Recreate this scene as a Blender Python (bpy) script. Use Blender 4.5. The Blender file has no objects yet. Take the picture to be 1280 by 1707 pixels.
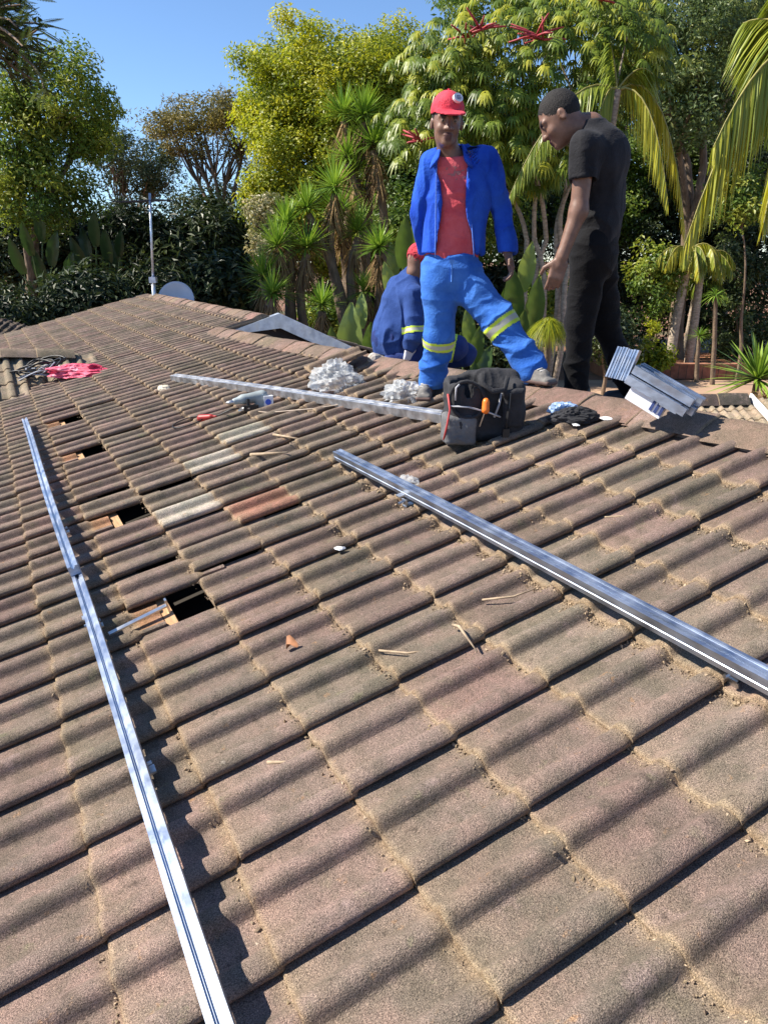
import bpy, math, random
import numpy as np
from mathutils import Vector, Matrix
rad = math.radians
sc = bpy.context.scene
COL = sc.collection

# ------------------------------------------------------------------ camera, sky, sun, exposure
PITCH = rad(14.33)                        # slope of the tiled roof
CP, SP = math.cos(PITCH), math.sin(PITCH)
HCAM = 1.3665                             # camera height square to the roof plane
CAM = np.array([-HCAM * SP, 0.0, HCAM * CP])
HEAD = rad(27.394)                        # heading, clockwise from the ridge line (+Y)
TILT = rad(18.58)
HD = np.array([math.sin(HEAD), math.cos(HEAD), 0.0])
RT = np.array([math.cos(HEAD), -math.sin(HEAD), 0.0])
ZUP = np.array([0.0, 0.0, 1.0])
FPX = 1258.0
cam_d = bpy.data.cameras.new('camera'); cam = bpy.data.objects.new('camera', cam_d); COL.objects.link(cam)
cam.location = CAM
cam.rotation_euler = (math.pi / 2 - TILT, 0, -HEAD)
cam_d.sensor_fit = 'VERTICAL'; cam_d.sensor_height = 36.0; cam_d.lens = FPX / 1707 * 36.0
cam_d.clip_start = 0.05; cam_d.clip_end = 2000
sc.camera = cam

SUN_AZ, SUN_EL = rad(-89) + HEAD, rad(45)
SUNV = np.array([math.sin(SUN_AZ) * math.cos(SUN_EL), math.cos(SUN_AZ) * math.cos(SUN_EL), math.sin(SUN_EL)])
w = bpy.data.worlds.new('World'); sc.world = w; w.use_nodes = True
nt = w.node_tree
sky = nt.nodes.new('ShaderNodeTexSky'); sky.sky_type = 'NISHITA'; sky.sun_disc = False
sky.sun_elevation = SUN_EL; sky.sun_rotation = SUN_AZ; sky.altitude = 1400; sky.air_density = 1.0
sky.dust_density = 0.0; sky.ozone_density = 6.0
nt.links.new(sky.outputs[0], nt.nodes['Background'].inputs[0])
nt.nodes['Background'].inputs[1].default_value = 0.098
sd = bpy.data.lights.new('sun', 'SUN'); sd.energy = 5.0; sd.angle = rad(0.53); sd.color = (1.0, 0.93, 0.82)
so = bpy.data.objects.new('sun', sd); COL.objects.link(so)
so.rotation_euler = Vector(-SUNV).to_track_quat('-Z', 'Y').to_euler()
so.location = (0, 0, 30)
sc.view_settings.view_transform = 'Standard'; sc.view_settings.look = 'None'
sc.view_settings.exposure = 1.0; sc.view_settings.gamma = 1.0
sc.render.engine = 'CYCLES'
sc.cycles.max_bounces = 6; sc.cycles.diffuse_bounces = 3; sc.cycles.transparent_max_bounces = 8

# ------------------------------------------------------------------ helpers
def A(*v): return np.array(v, float)
def unit(v):
    v = np.asarray(v, float); return v / (np.linalg.norm(v) + 1e-12)
def at(px, py, d):
    """the place seen at that bearing and elevation, d metres ahead of the camera along the ground"""
    f = HD * math.cos(TILT) - ZUP * math.sin(TILT); u = HD * math.sin(TILT) + ZUP * math.cos(TILT)
    r = f + (px - 640) / FPX * RT + (853.5 - py) / FPX * u
    return CAM + r * (d / (r @ HD))
def roof(u, v, z=0.0):
    """u along the ridge, v up the slope, z square to the slope"""
    return A(v * CP - z * SP, u, v * SP + z * CP)
RX, RY, RZ = A(CP, 0, SP), A(0, 1, 0), A(-SP, 0, CP)   # up-slope, along ridge, out of the slope
RIDGE_V = 2.52
RIDGE = roof(0, RIDGE_V)                                # ridge line x,z
GZ = -2.0                                               # garden level

def mesh_of(name, verts, faces, mats=None, smooth=True, midx=None):
    me = bpy.data.meshes.new(name)
    me.from_pydata([tuple(map(float, v)) for v in verts], [], [tuple(map(int, f)) for f in faces])
    finish(me, mats, smooth, midx); return me
def finish(me, mats, smooth, midx):
    for m in (mats if isinstance(mats, (list, tuple)) else [mats]):
        if m is not None: me.materials.append(m)
    n = len(me.polygons)
    me.polygons.foreach_set('use_smooth', np.full(n, bool(smooth)))
    if midx is not None: me.polygons.foreach_set('material_index', np.asarray(midx, np.int32))
    me.update()
def fast_mesh(name, V, F, mats=None, smooth=True, attrs=None, midx=None):
    """V (n,3), F (m,4) or (m,3) arrays; attrs {name: (n,) or (n,3)} point attributes"""
    V = np.asarray(V, np.float32); F = np.asarray(F, np.int32); k = F.shape[1]
    me = bpy.data.meshes.new(name)
    me.vertices.add(len(V)); me.vertices.foreach_set('co', V.ravel())
    me.loops.add(F.size); me.loops.foreach_set('vertex_index', F.ravel())
    me.polygons.add(len(F)); me.polygons.foreach_set('loop_start', np.arange(0, F.size, k, dtype=np.int32))
    me.update(calc_edges=True); me.validate()
    for an, av in (attrs or {}).items():
        av = np.asarray(av, np.float32)
        if av.ndim == 1:
            a = me.attributes.new(an, 'FLOAT', 'POINT'); a.data.foreach_set('value', av)
        else:
            a = me.attributes.new(an, 'FLOAT_COLOR', 'POINT')
            a.data.foreach_set('color', np.concatenate([av, np.ones((len(av), 1), np.float32)], 1).astype(np.float32).ravel())
    finish(me, mats, smooth, midx); return me
def obj(name, me, parent=None, **kw):
    o = bpy.data.objects.new(name, me); COL.objects.link(o)
    if parent is not None: o.parent = parent
    for k, v in kw.items(): o[k] = v
    return o
def tag(o, label=None, cat=None, group=None, kind=None):
    if label: o['label'] = label
    if cat: o['category'] = cat
    if group: o['group'] = group
    if kind: o['kind'] = kind
    return o
def thing(name, label, cat, group=None, loc=(0, 0, 0)):
    """an Empty at the origin of a thing; parts keep world coordinates through their own offset"""
    o = bpy.data.objects.new(name, None); COL.objects.link(o); o.location = loc; o.empty_display_size = 0.1
    return tag(o, label, cat, group)
def put(name, me, t, **kw):
    """part with world-coordinate mesh under an Empty standing at t.location"""
    o = obj(name, me, t, **kw); o.matrix_parent_inverse = Matrix.Translation(-t.location) if t.parent is None else Matrix()
    return o
def sub(name, me, part, **kw):
    return obj(name, me, part, **kw)

class MB:
    """collects simple shapes into one mesh"""
    def __init__(s): s.v = []; s.f = []; s.m = []
    def add(s, V, F, mi=0):
        o = len(s.v); s.v += [tuple(map(float, p)) for p in V]
        for f in F: s.f.append(tuple(int(i) + o for i in f)); s.m.append(mi)
    def box(s, c, half, ax=None, mi=0):
        c = np.asarray(c, float); ax = np.eye(3) if ax is None else np.array([unit(a) for a in ax])
        V = [c + ax[0] * half[0] * i + ax[1] * half[1] * j + ax[2] * half[2] * k for i in (-1, 1) for j in (-1, 1) for k in (-1, 1)]
        F = [(0, 1, 3, 2), (4, 6, 7, 5), (0, 4, 5, 1), (2, 3, 7, 6), (0, 2, 6, 4), (1, 5, 7, 3)]
        s.add(V, F, mi)
    def tube(s, pts, r, n=8, mi=0, cap=True, flat=None):
        pts = [np.asarray(p, float) for p in pts]; rs = r if hasattr(r, '__len__') else [r] * len(pts)
        rings = []; prev = None
        for i, p in enumerate(pts):
            d = unit(pts[min(i + 1, len(pts) - 1)] - pts[max(i - 1, 0)])
            if prev is None:
                ref = A(0, 0, 1) if abs(d[2]) < .9 else A(1, 0, 0); a = unit(np.cross(ref, d))
            else: a = unit(prev - d * (prev @ d))
            b = np.cross(d, a); prev = a
            rings.append([p + (a * math.cos(2 * math.pi * k / n) + b * math.sin(2 * math.pi * k / n) * (flat or 1)) * rs[i] for k in range(n)])
        V = [q for R in rings for q in R]; F = []
        for i in range(len(pts) - 1):
            for k in range(n):
                F.append((i * n + k, i * n + (k + 1) % n, (i + 1) * n + (k + 1) % n, (i + 1) * n + k))
        if cap: F += [tuple(range(n))[::-1], tuple((len(pts) - 1) * n + k for k in range(n))]
        s.add(V, F, mi)
    def extrude(s, prof, p0, p1, side, upv, mi=0, cap=True):
        """closed profile [(a,b)] in side/up axes swept from p0 to p1"""
        side, upv = unit(side), unit(upv); n = len(prof)
        V = [np.asarray(p) + side * a + upv * b for p in (p0, p1) for a, b in prof]
        F = [(k, (k + 1) % n, n + (k + 1) % n, n + k) for k in range(n)]
        if cap: F += [tuple(range(n))[::-1], tuple(n + k for k in range(n))]
        s.add(V, F, mi)
    def mesh(s, name, mats, smooth=False): return mesh_of(name, s.v, s.f, mats, smooth, s.m)

def vnoise(P, seed=0):
    """3D value noise, P (n,3) -> [-1,1]"""
    P = np.asarray(P, float); I = np.floor(P).astype(np.int64); f = P - I; f = f * f * (3 - 2 * f)
    def h(a, b, c):
        n = (a * 73856093) ^ (b * 19349663) ^ (c * 83492791) ^ (seed * 2654435761)
        n = (n ^ (n >> 13)) * 1274126177 & 0x7fffffff
        return ((n ^ (n >> 16)) & 0xffff) / 32767.5 - 1
    r = 0
    for i in (0, 1):
        for j in (0, 1):
            for k in (0, 1):
                wgt = (f[:, 0] if i else 1 - f[:, 0]) * (f[:, 1] if j else 1 - f[:, 1]) * (f[:, 2] if k else 1 - f[:, 2])
                r = r + wgt * h(I[:, 0] + i, I[:, 1] + j, I[:, 2] + k)
    return r

# ------------------------------------------------------------------ materials
class NT:
    def __init__(s, name):
        s.m = bpy.data.materials.new(name); s.m.use_nodes = True; s.t = s.m.node_tree
        s.b = s.t.nodes['Principled BSDF']; s.out = s.t.nodes['Material Output']; s.co = None
    def n(s, typ, **kw):
        x = s.t.nodes.new(typ)
        for k, v in kw.items():
            if k in x.inputs: x.inputs[k].default_value = v
            else: setattr(x, k, v)
        return x
    def l(s, a, b): s.t.links.new(a, b)
    def coord(s):
        if s.co is None: s.co = s.n('ShaderNodeTexCoord').outputs['Object']
        return s.co
    def noise(s, scale, detail=4, rough=.55, stretch=None):
        x = s.n('ShaderNodeTexNoise'); x.inputs['Scale'].default_value = scale; x.inputs['Detail'].default_value = detail; x.inputs['Roughness'].default_value = rough
        c = s.coord()
        if stretch:
            mp = s.n('ShaderNodeMapping'); mp.inputs['Scale'].default_value = stretch; s.l(c, mp.inputs[0]); c = mp.outputs[0]
        s.l(c, x.inputs['Vector']); return x.outputs['Fac']
    def ramp(s, fac, stops):
        x = s.n('ShaderNodeValToRGB'); cr = x.color_ramp
        while len(cr.elements) < len(stops): cr.elements.new(.5)
        for e, (p, c) in zip(cr.elements, stops):
            e.position = p; e.color = (c, c, c, 1) if not hasattr(c, '__len__') else (*c, 1)
        s.l(fac, x.inputs[0]); return x.outputs[0]
    def mix(s, fac, a, b, mode='MIX'):
        x = s.n('ShaderNodeMix', data_type='RGBA', blend_type=mode)
        for sock, val in ((x.inputs[0], fac), (x.inputs[6], a), (x.inputs[7], b)):
            if hasattr(val, 'links'): s.l(val, sock)
            else: sock.default_value = val if not hasattr(val, '__len__') else ((*val, 1) if len(val) == 3 else val)
        return x.outputs[2]
    def attr(s, name, fac=False):
        x = s.n('ShaderNodeAttribute'); x.attribute_name = name; return x.outputs['Fac' if fac else 'Color']
    def bump(s, h, strength=.3, dist=.01):
        x = s.n('ShaderNodeBump'); x.inputs['Strength'].default_value = strength; x.inputs['Distance'].default_value = dist
        s.l(h, x.inputs['Height']); s.l(x.outputs[0], s.b.inputs['Normal'])
    def base(s, c):
        if hasattr(c, 'links'): s.l(c, s.b.inputs['Base Color'])
        else: s.b.inputs['Base Color'].default_value = (*c, 1)
    def set(s, **kw):
        for k, v in kw.items(): s.b.inputs[k.replace('_', ' ')].default_value = v
        return s
def simple(name, c, rough=.6, metal=0., var=.25, scale=8., bump=0., bscale=60., spec=.4, stretch=None, bdist=.004):
    t = NT(name); c = np.array(c, float)
    f = t.ramp(t.noise(scale, 5, stretch=stretch), [(.3, tuple(c * (1 - var))), (.7, tuple(np.minimum(c * (1 + var), 1)))])
    t.base(f); t.set(Roughness=rough, Metallic=metal); t.b.inputs['Specular IOR Level'].default_value = spec
    if bump: t.bump(t.noise(bscale, 3), bump, bdist)
    return t.m
def cloth(name, c, wear=None, spec=.15, scale=6):
    t = NT(name); c = np.array(c, float); wear = c * 1.35 if wear is None else np.array(wear)
    col = t.ramp(t.noise(scale, 6, .65), [(.35, tuple(c * .85)), (.75, tuple(np.minimum(wear, 1)))])
    t.base(col); t.set(Roughness=.85); t.b.inputs['Specular IOR Level'].default_value = spec
    t.b.inputs['Sheen Weight'].default_value = .03
    a = t.n('ShaderNodeMath', operation='ADD'); t.l(t.noise(90, 3), a.inputs[0]); t.l(t.noise(9, 2, stretch=(1, 1, 2.0)), a.inputs[1])
    t.bump(a.outputs[0], .4, .008); return t.m
def leafmat(name, c1, c2, c3=None, trans=.3, rough=.45, spec=.35):
    """leaf colours run from c1 over c2 to c3 by each leaf's own tint"""
    t = NT(name); c3 = c2 if c3 is None else c3
    col = t.ramp(t.attr('tint', True), [(0., c1), (.55, c2), (1., c3)])
    t.base(col); t.set(Roughness=rough); t.b.inputs['Specular IOR Level'].default_value = spec
    tr = t.n('ShaderNodeBsdfTranslucent'); t.l(t.mix(.5, col, t.mix(1., col, (1.5, 1.5, .7), 'MULTIPLY')), tr.inputs[0])
    mx = t.n('ShaderNodeMixShader'); mx.inputs[0].default_value = trans
    t.l(t.b.outputs[0], mx.inputs[1]); t.l(tr.outputs[0], mx.inputs[2]); t.l(mx.outputs[0], t.out.inputs[0])
    return t.m

def tile_material():
    t = NT('concrete_tile')
    tint = t.attr('tint'); edge = t.attr('edge', True)
    n1 = t.ramp(t.noise(3.2, 6, .62), [(.34, (.78, .78, .72)), (.52, (1., .97, .95)), (.70, (1.12, 1.0, .97))])
    c = t.mix(1., tint, n1, 'MULTIPLY')
    n2 = t.ramp(t.noise(13, 5, .7), [(.40, (.80, .82, .76)), (.62, (1.12, 1.07, 1.02))])
    c = t.mix(1., c, n2, 'MULTIPLY')
    lich = t.ramp(t.noise(6.0, 8, .75), [(.60, 0.), (.70, .55)])
    c = t.mix(lich, c, (.27, .225, .15))
    for sc_, th, c_, am in ((5.1, .62, (.34, .245, .225), .5), (19., .66, (.42, .235, .11), .6), (7.7, .64, (.20, .195, .11), .5), (27., .70, (.45, .40, .33), .6)):
        c = t.mix(t.ramp(t.noise(sc_, 7, .7), [(th - .03, 0.), (th + .05, am)]), c, c_)
    dark = t.ramp(t.noise(9.0, 7, .7), [(.30, .5), (.42, 0.)])
    c = t.mix(dark, c, (.075, .062, .045))
    ef = t.ramp(edge, [(0., 0.), (1., .8)])
    c = t.mix(ef, c, t.ramp(t.noise(40, 4), [(.3, (.25, .17, .10)), (.7, (.42, .32, .21))]))
    g = t.noise(400, 2, .7); g2 = t.noise(140, 3, .7)
    c = t.mix(1., c, t.ramp(g, [(.33, (.30, .29, .28)), (.5, (.95, .95, .95)), (.62, (1.4, 1.38, 1.33)), (.72, (2.2, 2.12, 2.0))]), 'MULTIPLY')
    blot = t.ramp(t.noise(22, 6, .75), [(.28, .45), (.42, 1.)]); c = t.mix(1., c, blot, 'MULTIPLY')
    t.base(c); t.set(Roughness=.92); t.b.inputs['Specular IOR Level'].default_value = .18
    a = t.n('ShaderNodeMath', operation='ADD'); t.l(g, a.inputs[0]); t.l(g2, a.inputs[1])
    t.bump(a.outputs[0], .75, .006)
    return t.m
M_TILE = tile_material()
M_CAP = tile_material(); M_CAP.name = 'ridge_concrete'
def metal(name, c, rough=.32, scale=30, stretch=(1, 1, 1), var=.12):
    t = NT(name); c = np.array(c)
    t.base(t.ramp(t.noise(scale, 5, .6, stretch), [(.3, tuple(c * (1 - var))), (.7, tuple(np.minimum(c * (1 + var), .97)))]))
    rr = t.ramp(t.noise(14, 4), [(.3, rough * .75), (.7, min(1, rough * 1.35))]); t.l(rr, t.b.inputs['Roughness'])
    t.set(Metallic=1.0); t.bump(t.noise(90, 2), .05, .002); return t.m
M_ALU = metal('anodised_aluminium', (.43, .48, .57), .42, 22, (1, .12, 1), .3)
M_ALU2 = metal('mill_aluminium', (.50, .51, .53), .5, 18, var=.3)
M_GALV = metal('galvanised_sheet', (.62, .66, .72), .5, 9, var=.22)
M_STEEL = metal('stainless_steel', (.55, .55, .55), .35)
M_VOID = simple('roof_void', (.03, .025, .02), .95)  # near-black: the darkness of the unlit attic is put into the colour
M_WOOD = simple('pine_batten', (.42, .24, .12), .8, 0, .3, 20, .3, 50, stretch=(6, .6, 6))
M_WALL = simple('painted_plaster', (.62, .56, .48), .9, 0, .1, 2)
M_WHITE = simple('white_paint', (.75, .76, .78), .5, 0, .06, 5)
M_MORTAR = simple('mortar', (.27, .20, .155), .95, 0, .3, 25, .5, 60)
M_BLACK = simple('black_plastic', (.012, .012, .013), .45, 0, .3, 20)
M_BLACKCLOTH = cloth('black_nylon', (.020, .020, .023), (.05, .05, .055), .3)
M_SOIL = simple('red_soil', (.30, .13, .065), .95, 0, .4, 1.2, .4, 12, bdist=.03)
M_BARK = simple('bark', (.17, .12, .08), .9, 0, .45, 14, .7, 18, stretch=(1, 1, .25), bdist=.02)
M_PALEBARK = simple('pale_bark', (.36, .29, .22), .9, 0, .4, 10, .6, 14, stretch=(1, 1, 2.5), bdist=.02)

# ------------------------------------------------------------------ signed-distance modelling for soft shapes
class Field:
    def __init__(s, lo, hi, h=.006):
        s.lo = np.asarray(lo, float); s.h = h
        n = np.ceil((np.asarray(hi) - s.lo) / h).astype(int) + 1; s.n = n
        s.ax = [s.lo[i] + h * np.arange(n[i]) for i in range(3)]
        s.f = np.full(n, 1.0, np.float32)
    def _sub(s, lo, hi):
        sl = []
        for i in range(3):
            a = int(np.clip(math.floor((lo[i] - s.lo[i]) / s.h), 0, s.n[i])); b = int(np.clip(math.ceil((hi[i] - s.lo[i]) / s.h) + 1, 0, s.n[i]))
            sl.append(slice(a, max(a, b)))
        return tuple(sl), s.ax[0][sl[0]][:, None, None], s.ax[1][sl[1]][None, :, None], s.ax[2][sl[2]][None, None, :]
    def _smin(s, sl, d, k, cut=False):
        f = s.f[sl]; d = d.astype(np.float32)
        if cut:
            d = -d; hh = np.clip(.5 - .5 * (d - f) / max(k, 1e-4), 0, 1) if False else None
            s.f[sl] = np.maximum(f, d) if k <= 0 else -_smin(-f, -d, k)
        else: s.f[sl] = np.minimum(f, d) if k <= 0 else _smin(f, d, k)
    def cone(s, a, b, ra, rb, k=.03, flat=None, ratio=1., cut=False):
        a, b = np.asarray(a, float), np.asarray(b, float); m = max(ra, rb) * max(1, ratio) + k + .06
        sl, X, Y, Z = s._sub(np.minimum(a, b) - m, np.maximum(a, b) + m)
        if 0 in s.f[sl].shape: return s
        ba = b - a; L = ba @ ba + 1e-12
        px, py, pz = X - a[0], Y - a[1], Z - a[2]
        t = np.clip((px * ba[0] + py * ba[1] + pz * ba[2]) / L, 0, 1)
        qx, qy, qz = px - t * ba[0], py - t * ba[1], pz - t * ba[2]; r = ra + (rb - ra) * t
        if flat is None: d = np.sqrt(qx * qx + qy * qy + qz * qz) - r
        else:
            n = unit(flat); c = qx * n[0] + qy * n[1] + qz * n[2]; g = c * (1 / ratio - 1)
            qx, qy, qz = qx + g * n[0], qy + g * n[1], qz + g * n[2]
            d = (np.sqrt(qx * qx + qy * qy + qz * qz) - r) * (min(1, ratio) * .5 + .5 if ratio < 1 else 1)
        s._smin(sl, d, k, cut); return s
    def ell(s, c, rr, ax=None, k=.02, cut=False):
        c = np.asarray(c, float); rr = np.asarray(rr, float); ax = np.eye(3) if ax is None else np.array([unit(a) for a in ax])
        m = rr.max() + k + .05; sl, X, Y, Z = s._sub(c - m, c + m)
        if 0 in s.f[sl].shape: return s
        px, py, pz = X - c[0], Y - c[1], Z - c[2]
        q = [(px * a[0] + py * a[1] + pz * a[2]) / r for a, r in zip(ax, rr)]; k0 = np.sqrt(q[0]**2 + q[1]**2 + q[2]**2)
        k1 = np.sqrt((q[0] / rr[0])**2 + (q[1] / rr[1])**2 + (q[2] / rr[2])**2) + 1e-9
        s._smin(sl, k0 * (k0 - 1) / k1, k, cut); return s
    def box(s, c, half, ax=None, rnd=.01, k=.01, cut=False):
        c = np.asarray(c, float); ax = np.eye(3) if ax is None else np.array([unit(a) for a in ax]); half = np.asarray(half, float)
        m = np.linalg.norm(half) + k + .05; sl, X, Y, Z = s._sub(c - m, c + m)
        if 0 in s.f[sl].shape: return s
        px, py, pz = X - c[0], Y - c[1], Z - c[2]
        q = [np.abs(px * a[0] + py * a[1] + pz * a[2]) - (h - rnd) for a, h in zip(ax, half)]
        d = np.sqrt(sum(np.maximum(x, 0)**2 for x in q)) + np.minimum(np.maximum(np.maximum(q[0], q[1]), q[2]), 0) - rnd
        s._smin(sl, d, k, cut); return s
    def plane(s, p, n):
        """keeps the side against n"""
        n = unit(n); X, Y, Z = s.ax[0][:, None, None], s.ax[1][None, :, None], s.ax[2][None, None, :]
        s.f = np.maximum(s.f, ((X - p[0]) * n[0] + (Y - p[1]) * n[1] + (Z - p[2]) * n[2]).astype(np.float32)); return s
    def copy(s):
        c = Field.__new__(Field); c.__dict__.update(s.__dict__); c.f = s.f.copy(); return c
    def minus(s, other, off=0.): s.f = np.maximum(s.f, -(other.f - off)); return s
    def grow(s, r): s.f = s.f - r; return s
    def surf(s):
        """naive surface nets -> V, F"""
        f = s.f; n = np.array(f.shape); sg = f < 0
        c = sg[:-1, :-1, :-1].astype(np.int8)
        for i, j, k in [(1,0,0),(0,1,0),(0,0,1),(1,1,0),(1,0,1),(0,1,1),(1,1,1)]:
            c = c + sg[i:n[0]-1+i, j:n[1]-1+j, k:n[2]-1+k]
        I = np.argwhere((c > 0) & (c < 8)); idx = np.full(n - 1, -1, np.int32); idx[tuple(I.T)] = np.arange(len(I))
        S = np.zeros((len(I), 3)); W = np.zeros(len(I)); cor = [(i, j, k) for i in (0, 1) for j in (0, 1) for k in (0, 1)]
        for a in cor:
            for ax in range(3):
                if a[ax]: continue
                b = list(a); b[ax] = 1
                fa = f[tuple((I + a).T)]; fb = f[tuple((I + b).T)]; m = (fa < 0) != (fb < 0)
                t = np.where(m, fa / np.where(m, fa - fb, 1), 0); p = np.tile(np.array(a, float), (len(I), 1)); p[:, ax] += t
                S[m] += p[m]; W[m] += 1
        V = s.lo + (I + S / W[:, None]) * s.h
        F = []
        for ax in range(3):
            u, v = (ax + 1) % 3, (ax + 2) % 3
            lo = [0, 0, 0]; a = [slice(None)] * 3; b = [slice(None)] * 3; a[ax] = slice(0, n[ax] - 1); b[ax] = slice(1, n[ax])
            d = sg[tuple(a)] != sg[tuple(b)]; E = np.argwhere(d)
            E = E[(E[:, u] > 0) & (E[:, v] > 0) & (E[:, u] < n[u] - 1) & (E[:, v] < n[v] - 1)]
            if not len(E): continue
            eu = np.zeros(3, int); eu[u] = 1; ev = np.zeros(3, int); ev[v] = 1
            q = np.stack([idx[tuple((E - eu - ev).T)], idx[tuple((E - ev).T)], idx[tuple(E.T)], idx[tuple((E - eu).T)]], 1)
            ins = sg[tuple(E.T)]; q[~ins] = q[~ins][:, ::-1]; F.append(q)
        F = np.concatenate(F); return V, F
def _smin(a, b, k):
    h = np.clip(.5 + .5 * (b - a) / k, 0, 1); return b + (a - b) * h - k * h * (1 - h)
def relax(V, F, it=2, lam=.5):
    for _ in range(it):
        S = np.zeros_like(V); W = np.zeros(len(V))
        for i in range(4):
            for j in ((i + 1) % 4, (i - 1) % 4): np.add.at(S, F[:, i], V[F[:, j]]); np.add.at(W, F[:, i], 1)
        V = V + lam * (S / np.maximum(W, 1)[:, None] - V)
    return V
def vnormals(V, F):
    N = np.cross(V[F[:, 2]] - V[F[:, 0]], V[F[:, 3]] - V[F[:, 1]]); R = np.zeros_like(V)
    for i in range(4): np.add.at(R, F[:, i], N)
    return R / (np.linalg.norm(R, axis=1)[:, None] + 1e-12)
def soft(name, fld, mats, it=2, wr=0., ws=14., stretch=(1, 1, 1), seed=0, wr2=None, attrs=None, cut=None):
    """mesh of a field, smoothed and wrinkled along its normals"""
    V, F = fld.surf(); V = relax(V, F, it)
    if wr:
        N = vnormals(V, F); P = V * np.array(stretch) * ws
        w_ = vnoise(P * .5 + 3.3, seed + 7)[:, None] * .9
        f1 = np.clip(1 - 1.7 * np.abs(vnoise(P + w_, seed)), 0, 1) ** 1.5; f2 = np.clip(1 - 1.9 * np.abs(vnoise(P * 1.9 - w_ + 5, seed + 1)), 0, 1) ** 1.5
        V = V + N * (wr * (1.5 * f1 + .55 * f2 - .7) * np.clip(.75 + .6 * vnoise(V * 3.1, seed + 9), .15, 1.3))[:, None]
        if wr2: V = V + N * (wr2 * vnoise(V * 60, seed + 3))[:, None]
    at_ = attrs(V, F) if attrs else None
    me = fast_mesh(name, V, F, mats, True, at_); me['_'] = 0
    return me, V, F

# ------------------------------------------------------------------ the house with its tiled roof
house = thing('house', 'single-storey house under a weathered brown concrete-tile roof the men work on', 'house')
rng = np.random.default_rng(7)
PROF = []   # one tile across: hard-edged side roll, pan, soft roll, pan
def prof():
    pts = [(-.003, .001), (-.011, .008), (-.0155, .012), (-.016, .021), (-.012, .029), (-.002, .0345), (.010, .037), (.023, .0375), (.034, .034), (.044, .025), (.052, .014), (.058, .006), (.064, .0015), (.071, 0.),
           (.104, 0.), (.136, 0.), (.142, .0008), (.146, .005), (.151, .017), (.157, .028), (.164, .0345), (.174, .0365), (.186, .035), (.198, .029), (.209, .019), (.219, .009), (.227, .003), (.234, 0.), (.265, 0.), (.302, 0.)]
    return np.array(pts)
PR = prof()
def tile_template(n_clean=.30, L=.41):
    ts = [0., 0., .004, .016, .10, .20, .262, .284, .300, .318, .330, L]
    V = []; E = []; C = []
    for j, t in enumerate(ts):
        for (s_, z) in PR:
            base = .020 - .044 * t
            if t > .305: s_, z = max(s_, .006), z * .7
            if j == 0: zz = base - .019
            elif j == 1: zz = base + z * .90 - .005
            elif j == 2: zz = base + z * .97 - .001
            else: zz = base + z
            V.append((t, s_, zz)); E.append(1. if j < 2 else (.75 if j == 2 else (.25 if j == 3 else (.30 if t == .284 else (.75 if .29 < t < .32 else 0.))))); C.append(1. if t > .31 else 0.)
    n = len(PR); F = [(j * n + i, (j + 1) * n + i, (j + 1) * n + i + 1, j * n + i + 1) for j in range(len(ts) - 1) for i in range(n - 1)]
    return np.array(V), np.array(F), np.array(E), np.array(C)
TV, TF, TE, TC = tile_template()
PAL = np.array([(.228, .177, .159), (.215, .176, .154), (.209, .176, .150), (.232, .173, .157), (.217, .168, .151), (.222, .180, .157)])
def tiles(name, places, frame, mat, parent, tintfn=None, jit=1.0, flipu=False):
    """places: list of (row v, u0, dz, twist); frame maps (t along slope, s along ridge, z) to world"""
    Vs, Fs, Es, Ts = [], [], [], []; o = 0
    for q in places:
        v0, u0 = q[0], q[1]
        V = TV.copy(); tw = rng.normal(0, .006 * jit); dz = rng.normal(0, .0016 * jit); sl = rng.normal(0, .0035 * jit); roll = rng.normal(0, .006 * jit)
        if len(q) > 2: dz += q[2]; tw += q[3]
        t, s_ = V[:, 0].copy(), V[:, 1] - .15
        V[:, 0] = v0 + sl + t - s_ * tw; V[:, 1] = u0 + .15 + s_ + t * tw; V[:, 2] += dz + roll * s_ + rng.normal(0, .0007 * jit, len(V)) * (TV[:, 2] > -.2)
        if tintfn: c = np.array(tintfn(v0, u0))
        else:
            c = PAL[rng.integers(len(PAL))] * rng.uniform(.88, 1.12)
            c = c * (1 + .10 * vnoise(np.array([[v0 * .9, u0 * .9, 3.]]), 5)[0])
        T = np.tile(c, (len(V), 1)); cl = (TC > .5) & (TV[:, 1] > .05) & any(abs(v0 - (a - 1) * .3) < .02 and abs(u0 - (U0 + .3 * b)) < .08 for a, b in HOLES); T[cl] = np.array([.36, .21, .13])
        Vs.append(frame(V)); Fs.append(TF + o); Es.append(TE); Ts.append(T); o += len(V)
    me = fast_mesh(name, np.concatenate(Vs), np.concatenate(Fs), mat, True, {'tint': np.concatenate(Ts), 'edge': np.concatenate(Es)})
    me.set_sharp_from_angle(angle=rad(50))
    return put(name, me, parent)
def VR(u): return np.where(np.asarray(u) < 8.58, 2.505 - .062 * (np.asarray(u) - 1.95), 2.62)   # where the ridge runs
def RP(u, z=0.): return roof(u, float(VR(u)), z)
def front(V):
    V = V.copy(); V[:, 0] = np.minimum(V[:, 0], VR(V[:, 1])); return V[:, 0:1] * RX + V[:, 1:2] * RY + V[:, 2:3] * RZ
U0, U1, NROW = .18, 14.7, 8
YG, V2 = 8.58, 2.62                          # the farther section starts here and has a higher ridge
X2, Z2 = roof(0, V2)[0], roof(0, V2)[2]
HOLES = {(0, 21), (0, 17), (0, 12), (0, 8)}
PALE = {(1, 11): 'pale grey clay-free tile nearest the open holes, first of three', (2, 13): 'x', (3, 14): 'x'}
pl = []
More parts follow.
